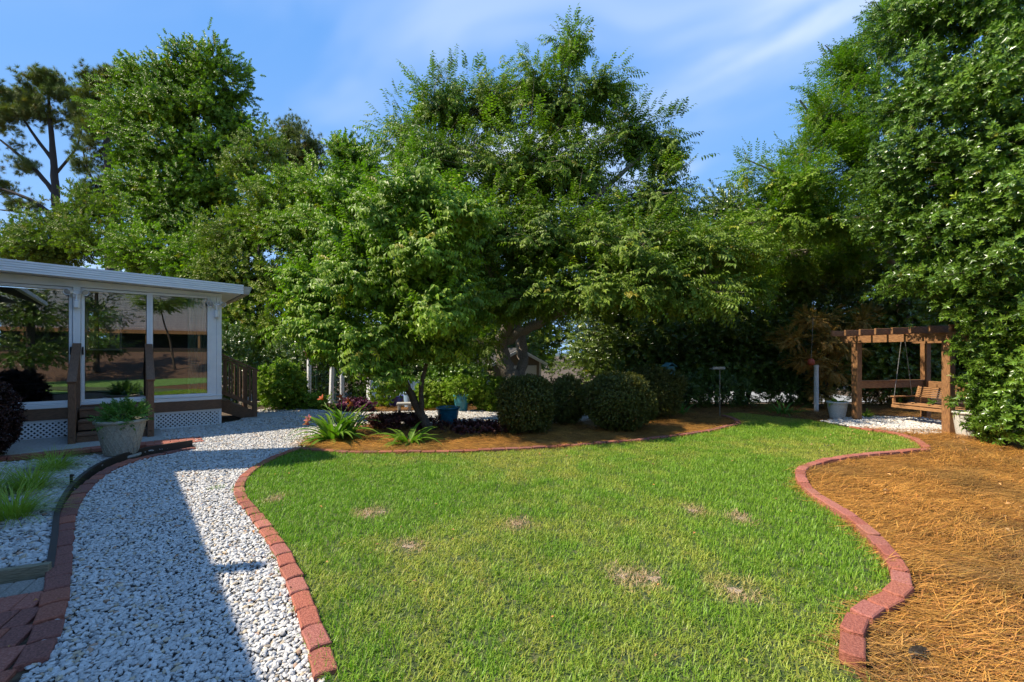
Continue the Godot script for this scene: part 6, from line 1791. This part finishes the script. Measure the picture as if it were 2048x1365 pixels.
	for s in [-1, 1]:
		var rm := MB.new()
		var p0 := Vector3(-0.9, ey + 0.44, 0.18)
		var p1 := Vector3(-0.9 + s * 1.14, ey - 0.08, 0.18)
		var bk := Vector3(0, 0, -2.55)
		var up := Vector3(0, 0.05, 0)
		rm.hex([p0, p1, p1 + bk, p0 + bk, p0 + up, p1 + up, p1 + bk + up, p0 + bk + up])
		part("roof", rm.mesh(), M.shingle_roof, sh)
		beam("rake_board", p0 + Vector3(0, -0.03, 0.01), p1 + Vector3(0, -0.03, 0.01), 0.02, 0.1, M.white_paint, sh)
	for s in [-1, 1]:
		var d := bx("door", Vector3(-0.62 + s * 0.26, ey * 0.47, 0.015), Vector3(0.5, ey * 0.92, 0.03), M.white_paint, sh)
		bx("handle", Vector3(-s * 0.18, 0.0, 0.03), Vector3(0.03, 0.1, 0.02), M.black, d)
	bx("corner_board", Vector3(0.055, ey / 2, 0.012), Vector3(0.08, ey, 0.03), M.white_paint, sh)
	var win := bx("window", Vector3(0.06, ey * 0.72, -1.2), Vector3(0.02, 0.34, 0.36), M.black, sh)
	bx("window_trim", Vector3(0.01, 0.19, 0), Vector3(0.02, 0.04, 0.42), M.shed_wall, win)
	# red-topped white pole
	var po := thing("white_pole", "slim white pole standing on the mulch beside the japanese maple", "pole", Vector3(7.732, 0, -11.553))
	var pb2 := MB.new()
	pb2.tube([Vector3(0, -0.05, 0), Vector3(0, 1.12, 0)], [0.052, 0.05], 14)
	part("shaft", pb2.mesh(), M.white_paint, po)
	var pb3 := MB.new()
	pb3.tube([Vector3(0, 1.12, 0), Vector3(0, 1.16, 0)], [0.06, 0.055], 14)
	part("cap", pb3.mesh(), M.white_paint, po)
	var hf := thing("hanging_feeder", "orange red hanging feeder beside the top of the white pole", "bird feeder", Vector3(7.5, 1.16, -11.4))
	var fb := MB.new()
	fb.lathe([Vector2(0, 0), Vector2(0.06, 0.0), Vector2(0.085, 0.05), Vector2(0.075, 0.12), Vector2(0.05, 0.16), Vector2(0.0, 0.17)], 16)
	part("bowl", fb.mesh(), M.red_paint, hf)
	var fh := MB.new()
	fh.tube([Vector3(0, 0.17, 0), Vector3(0.02, 0.5, 0), Vector3(0.05, 1.2, 0)], [0.004, 0.004, 0.004], 4)
	part("hanger", fh.mesh(), M.steel, hf)
	birdhouse("small teal birdhouse on a stake behind the clipped shrubs", Vector3(4.15, 0.88, -12.0), 0.2, M.teal_paint, 0.88)
	var tf := thing("feeder_tray", "pale wooden feeder tray on a thin pole before the hedge", "bird feeder", Vector3(4.859, 0, -10.629))
	var tp := MB.new()
	tp.tube([Vector3(0, -0.05, 0), Vector3(0.0, 1.08, 0)], [0.009, 0.008], 6)
	part("pole", tp.mesh(), M.steel, tf)
	bx("tray", Vector3(-0.06, 1.1, 0), Vector3(0.28, 0.03, 0.2), M.concrete, tf)
	bx("tray_rim", Vector3(-0.06, 1.13, 0.095), Vector3(0.28, 0.03, 0.012), M.concrete, tf)
	# one loose brick on the gravel behind the bed, a pine cone on the straw
	var lb := thing("loose_brick", "single red brick lying on the gravel between the clipped shrubs", "brick", Vector3(1.336, 0, -10.22), 0.4)
	var lbm := MB.new()
	lbm.box(Vector3(0, 0.04, 0), Vector3(0.32, 0.07, 0.16), 0.008)
	part("brick", lbm.mesh(), M.brick_rose, lb)
	var pc := thing("pine_cone", "dark weathered pine cone on the straw near the bottom edge", "pine cone", Vector3(1.909, 0, -2.126), 0.5)
	var cm := MB.new()
	cm.lathe([Vector2(0, -0.05), Vector2(0.014, -0.045), Vector2(0.02, 0.0), Vector2(0.012, 0.045), Vector2(0, 0.05)], 8)
	var cone := part("core", cm.mesh(), M.bark_pine, pc)
	cone.rotation = Vector3(0, 0, 1.4)
	cone.position = Vector3(0, 0.055, 0)
	var cs := MB.new()
	for k in 60:
		var y := -0.045 + 0.09 * k / 60.0
		var a := k * 2.39996
		var r := 0.02 * sqrt(maxf(0.05, 1.0 - pow(y / 0.055, 2.0)))
		var dv := Vector3(cos(a), 0.5, sin(a)).normalized()
		var s := Vector3(-sin(a), 0, cos(a)) * 0.007
		var p := Vector3(cos(a) * r, y, sin(a) * r)
		cs.quad(p - s, p + s, p + dv * 0.016 + s * 1.2, p + dv * 0.016 - s * 1.2)
	part("scales", cs.mesh(), M.bark_pine, cone).set_meta("kind", "stuff")
	# fallen leaves on straw and lawn
	rng.seed = 91
	var lf := MB.new()
	leaf(lf, Vector3(-0.02, 0, 0), Vector3(1, 0.1, 0).normalized(), Vector3.UP, 0.045, 0.022, 0.3, 0.4)
	var xf := []
	var cols := []
	for k in 420:
		var p := Vector2(rng.randf_range(2.6, 8.6), rng.randf_range(1.9, 8.2))
		if p.x < 1.6 + p.y * 0.42 or p.x > p.y * 1.25: continue
		if rng.randf() > clampf((p.y - 1.0) / 7.0, 0.12, 1.0): continue
		xf.append(Transform3D(Basis.from_euler(Vector3(rng.randf_range(-0.5, 0.5), rng.randf() * TAU, rng.randf_range(-0.5, 0.5))) * rng.randf_range(0.6, 1.3), Vector3(p.x, 0.062 + rng.randf() * 0.015, -p.y)))
		cols.append([Color(1, 1, 1), Color(1.5, 1.3, 1.1), Color(0.5, 0.4, 0.35)][rng.randi() % 3])
	many("leaf_litter", lf.mesh(), M.litter, xf, cols, self)
	tag(get_child(get_child_count() - 1), "scattered dead brown leaves on the straw bed under the holly")
	xf = []
	cols = []
	for k in 260:
		var q := Vector2(rng.randf_range(-4.0, 3.4), rng.randf_range(2.1, 8.5))
		var s := rng.randf_range(0.35, 0.95)
		xf.append(Transform3D(Basis.from_euler(Vector3(rng.randf_range(-0.6, 0.6), rng.randf() * TAU, rng.randf_range(-0.6, 0.6))) * s, Vector3(q.x, 0.036 + rng.randf() * 0.012, -q.y)))
		cols.append([Color(1, 0.9, 0.8), Color(1.6, 1.2, 0.8), Color(0.45, 0.35, 0.3), Color(0.8, 1.1, 0.5)][rng.randi() % 4])
	many("leaf_litter", lf.mesh(), M.litter, xf, cols, self)
	tag(get_child(get_child_count() - 1), "small fallen leaves scattered over the gravel path and the lawn")


func birdhouse(label: String, at: Vector3, w: float, mat: Material, pole := 0.0) -> void:
	var o := thing("birdhouse", label, "birdhouse", at, 0.25)
	bx("box", Vector3(0, w * 0.6, 0), Vector3(w, w * 1.2, w), mat, o, 0.006)
	for s in [-1, 1]:
		beam("roof", Vector3(0, w * 1.62, 0), Vector3(s * w * 0.78, w * 1.12, 0), w * 1.4, 0.02, mat, o, 0.003)
	var b := MB.new()
	b.tube([Vector3(0, w * 0.75, w * 0.49), Vector3(0, w * 0.75, w * 0.505)], [w * 0.17, w * 0.17], 12)
	part("entrance_hole", b.mesh(), M.black, o)
	if pole > 0.0:
		var p := MB.new()
		p.tube([Vector3(0, -pole, 0), Vector3(0, 0.0, 0)], [0.02, 0.02], 8)
		part("stake", p.mesh(), M.bark_brown, o)


func _ready() -> void:
	var cam := Camera3D.new()
	cam.name = "camera"
	cam.position = Vector3(0, 1.46, 0)
	cam.projection = Camera3D.PROJECTION_FRUSTUM
	cam.near = 0.1
	cam.far = 600.0
	cam.size = 0.15
	cam.frustum_offset = Vector2(0, 0.002692)
	cam.current = true
	add_child(cam)
	gnoise = noise(1.0, 3, 3)
	cnoise = noise(0.03, 2, 4)

	var env := Environment.new()
	env.background_mode = Environment.BG_SKY
	env.tonemap_mode = Environment.TONE_MAPPER_LINEAR
	env.tonemap_exposure = 1.65
	env.sdfgi_enabled = true
	env.ssao_enabled = true
	env.ssil_enabled = true
	var sm := PanoramaSkyMaterial.new()
	sm.panorama = ImageTexture.create_from_image(sky_image())
	var sky := Sky.new()
	sky.sky_material = sm
	env.sky = sky
	env.background_energy_multiplier = 1.0
	var we := WorldEnvironment.new()
	we.name = "environment"
	we.environment = env
	add_child(we)
	var sun := DirectionalLight3D.new()
	sun.name = "sun"
	sun.light_color = Color(1.0, 0.955, 0.87)
	sun.light_energy = 1.55
	sun.light_angular_distance = 0.5
	sun.shadow_enabled = true
	var el := deg_to_rad(48.0)
	var dirv := Vector3(0.98 * cos(el), -sin(el), -0.2 * cos(el))
	sun.look_at_from_position(Vector3.ZERO, dirv, Vector3.UP)
	add_child(sun)

	build_ground()
	plant_materials()
	build_sunroom()
	build_steps()
	build_arbor()
	build_house()
	build_pots()
	build_trees()
	build_plants()
	build_small()
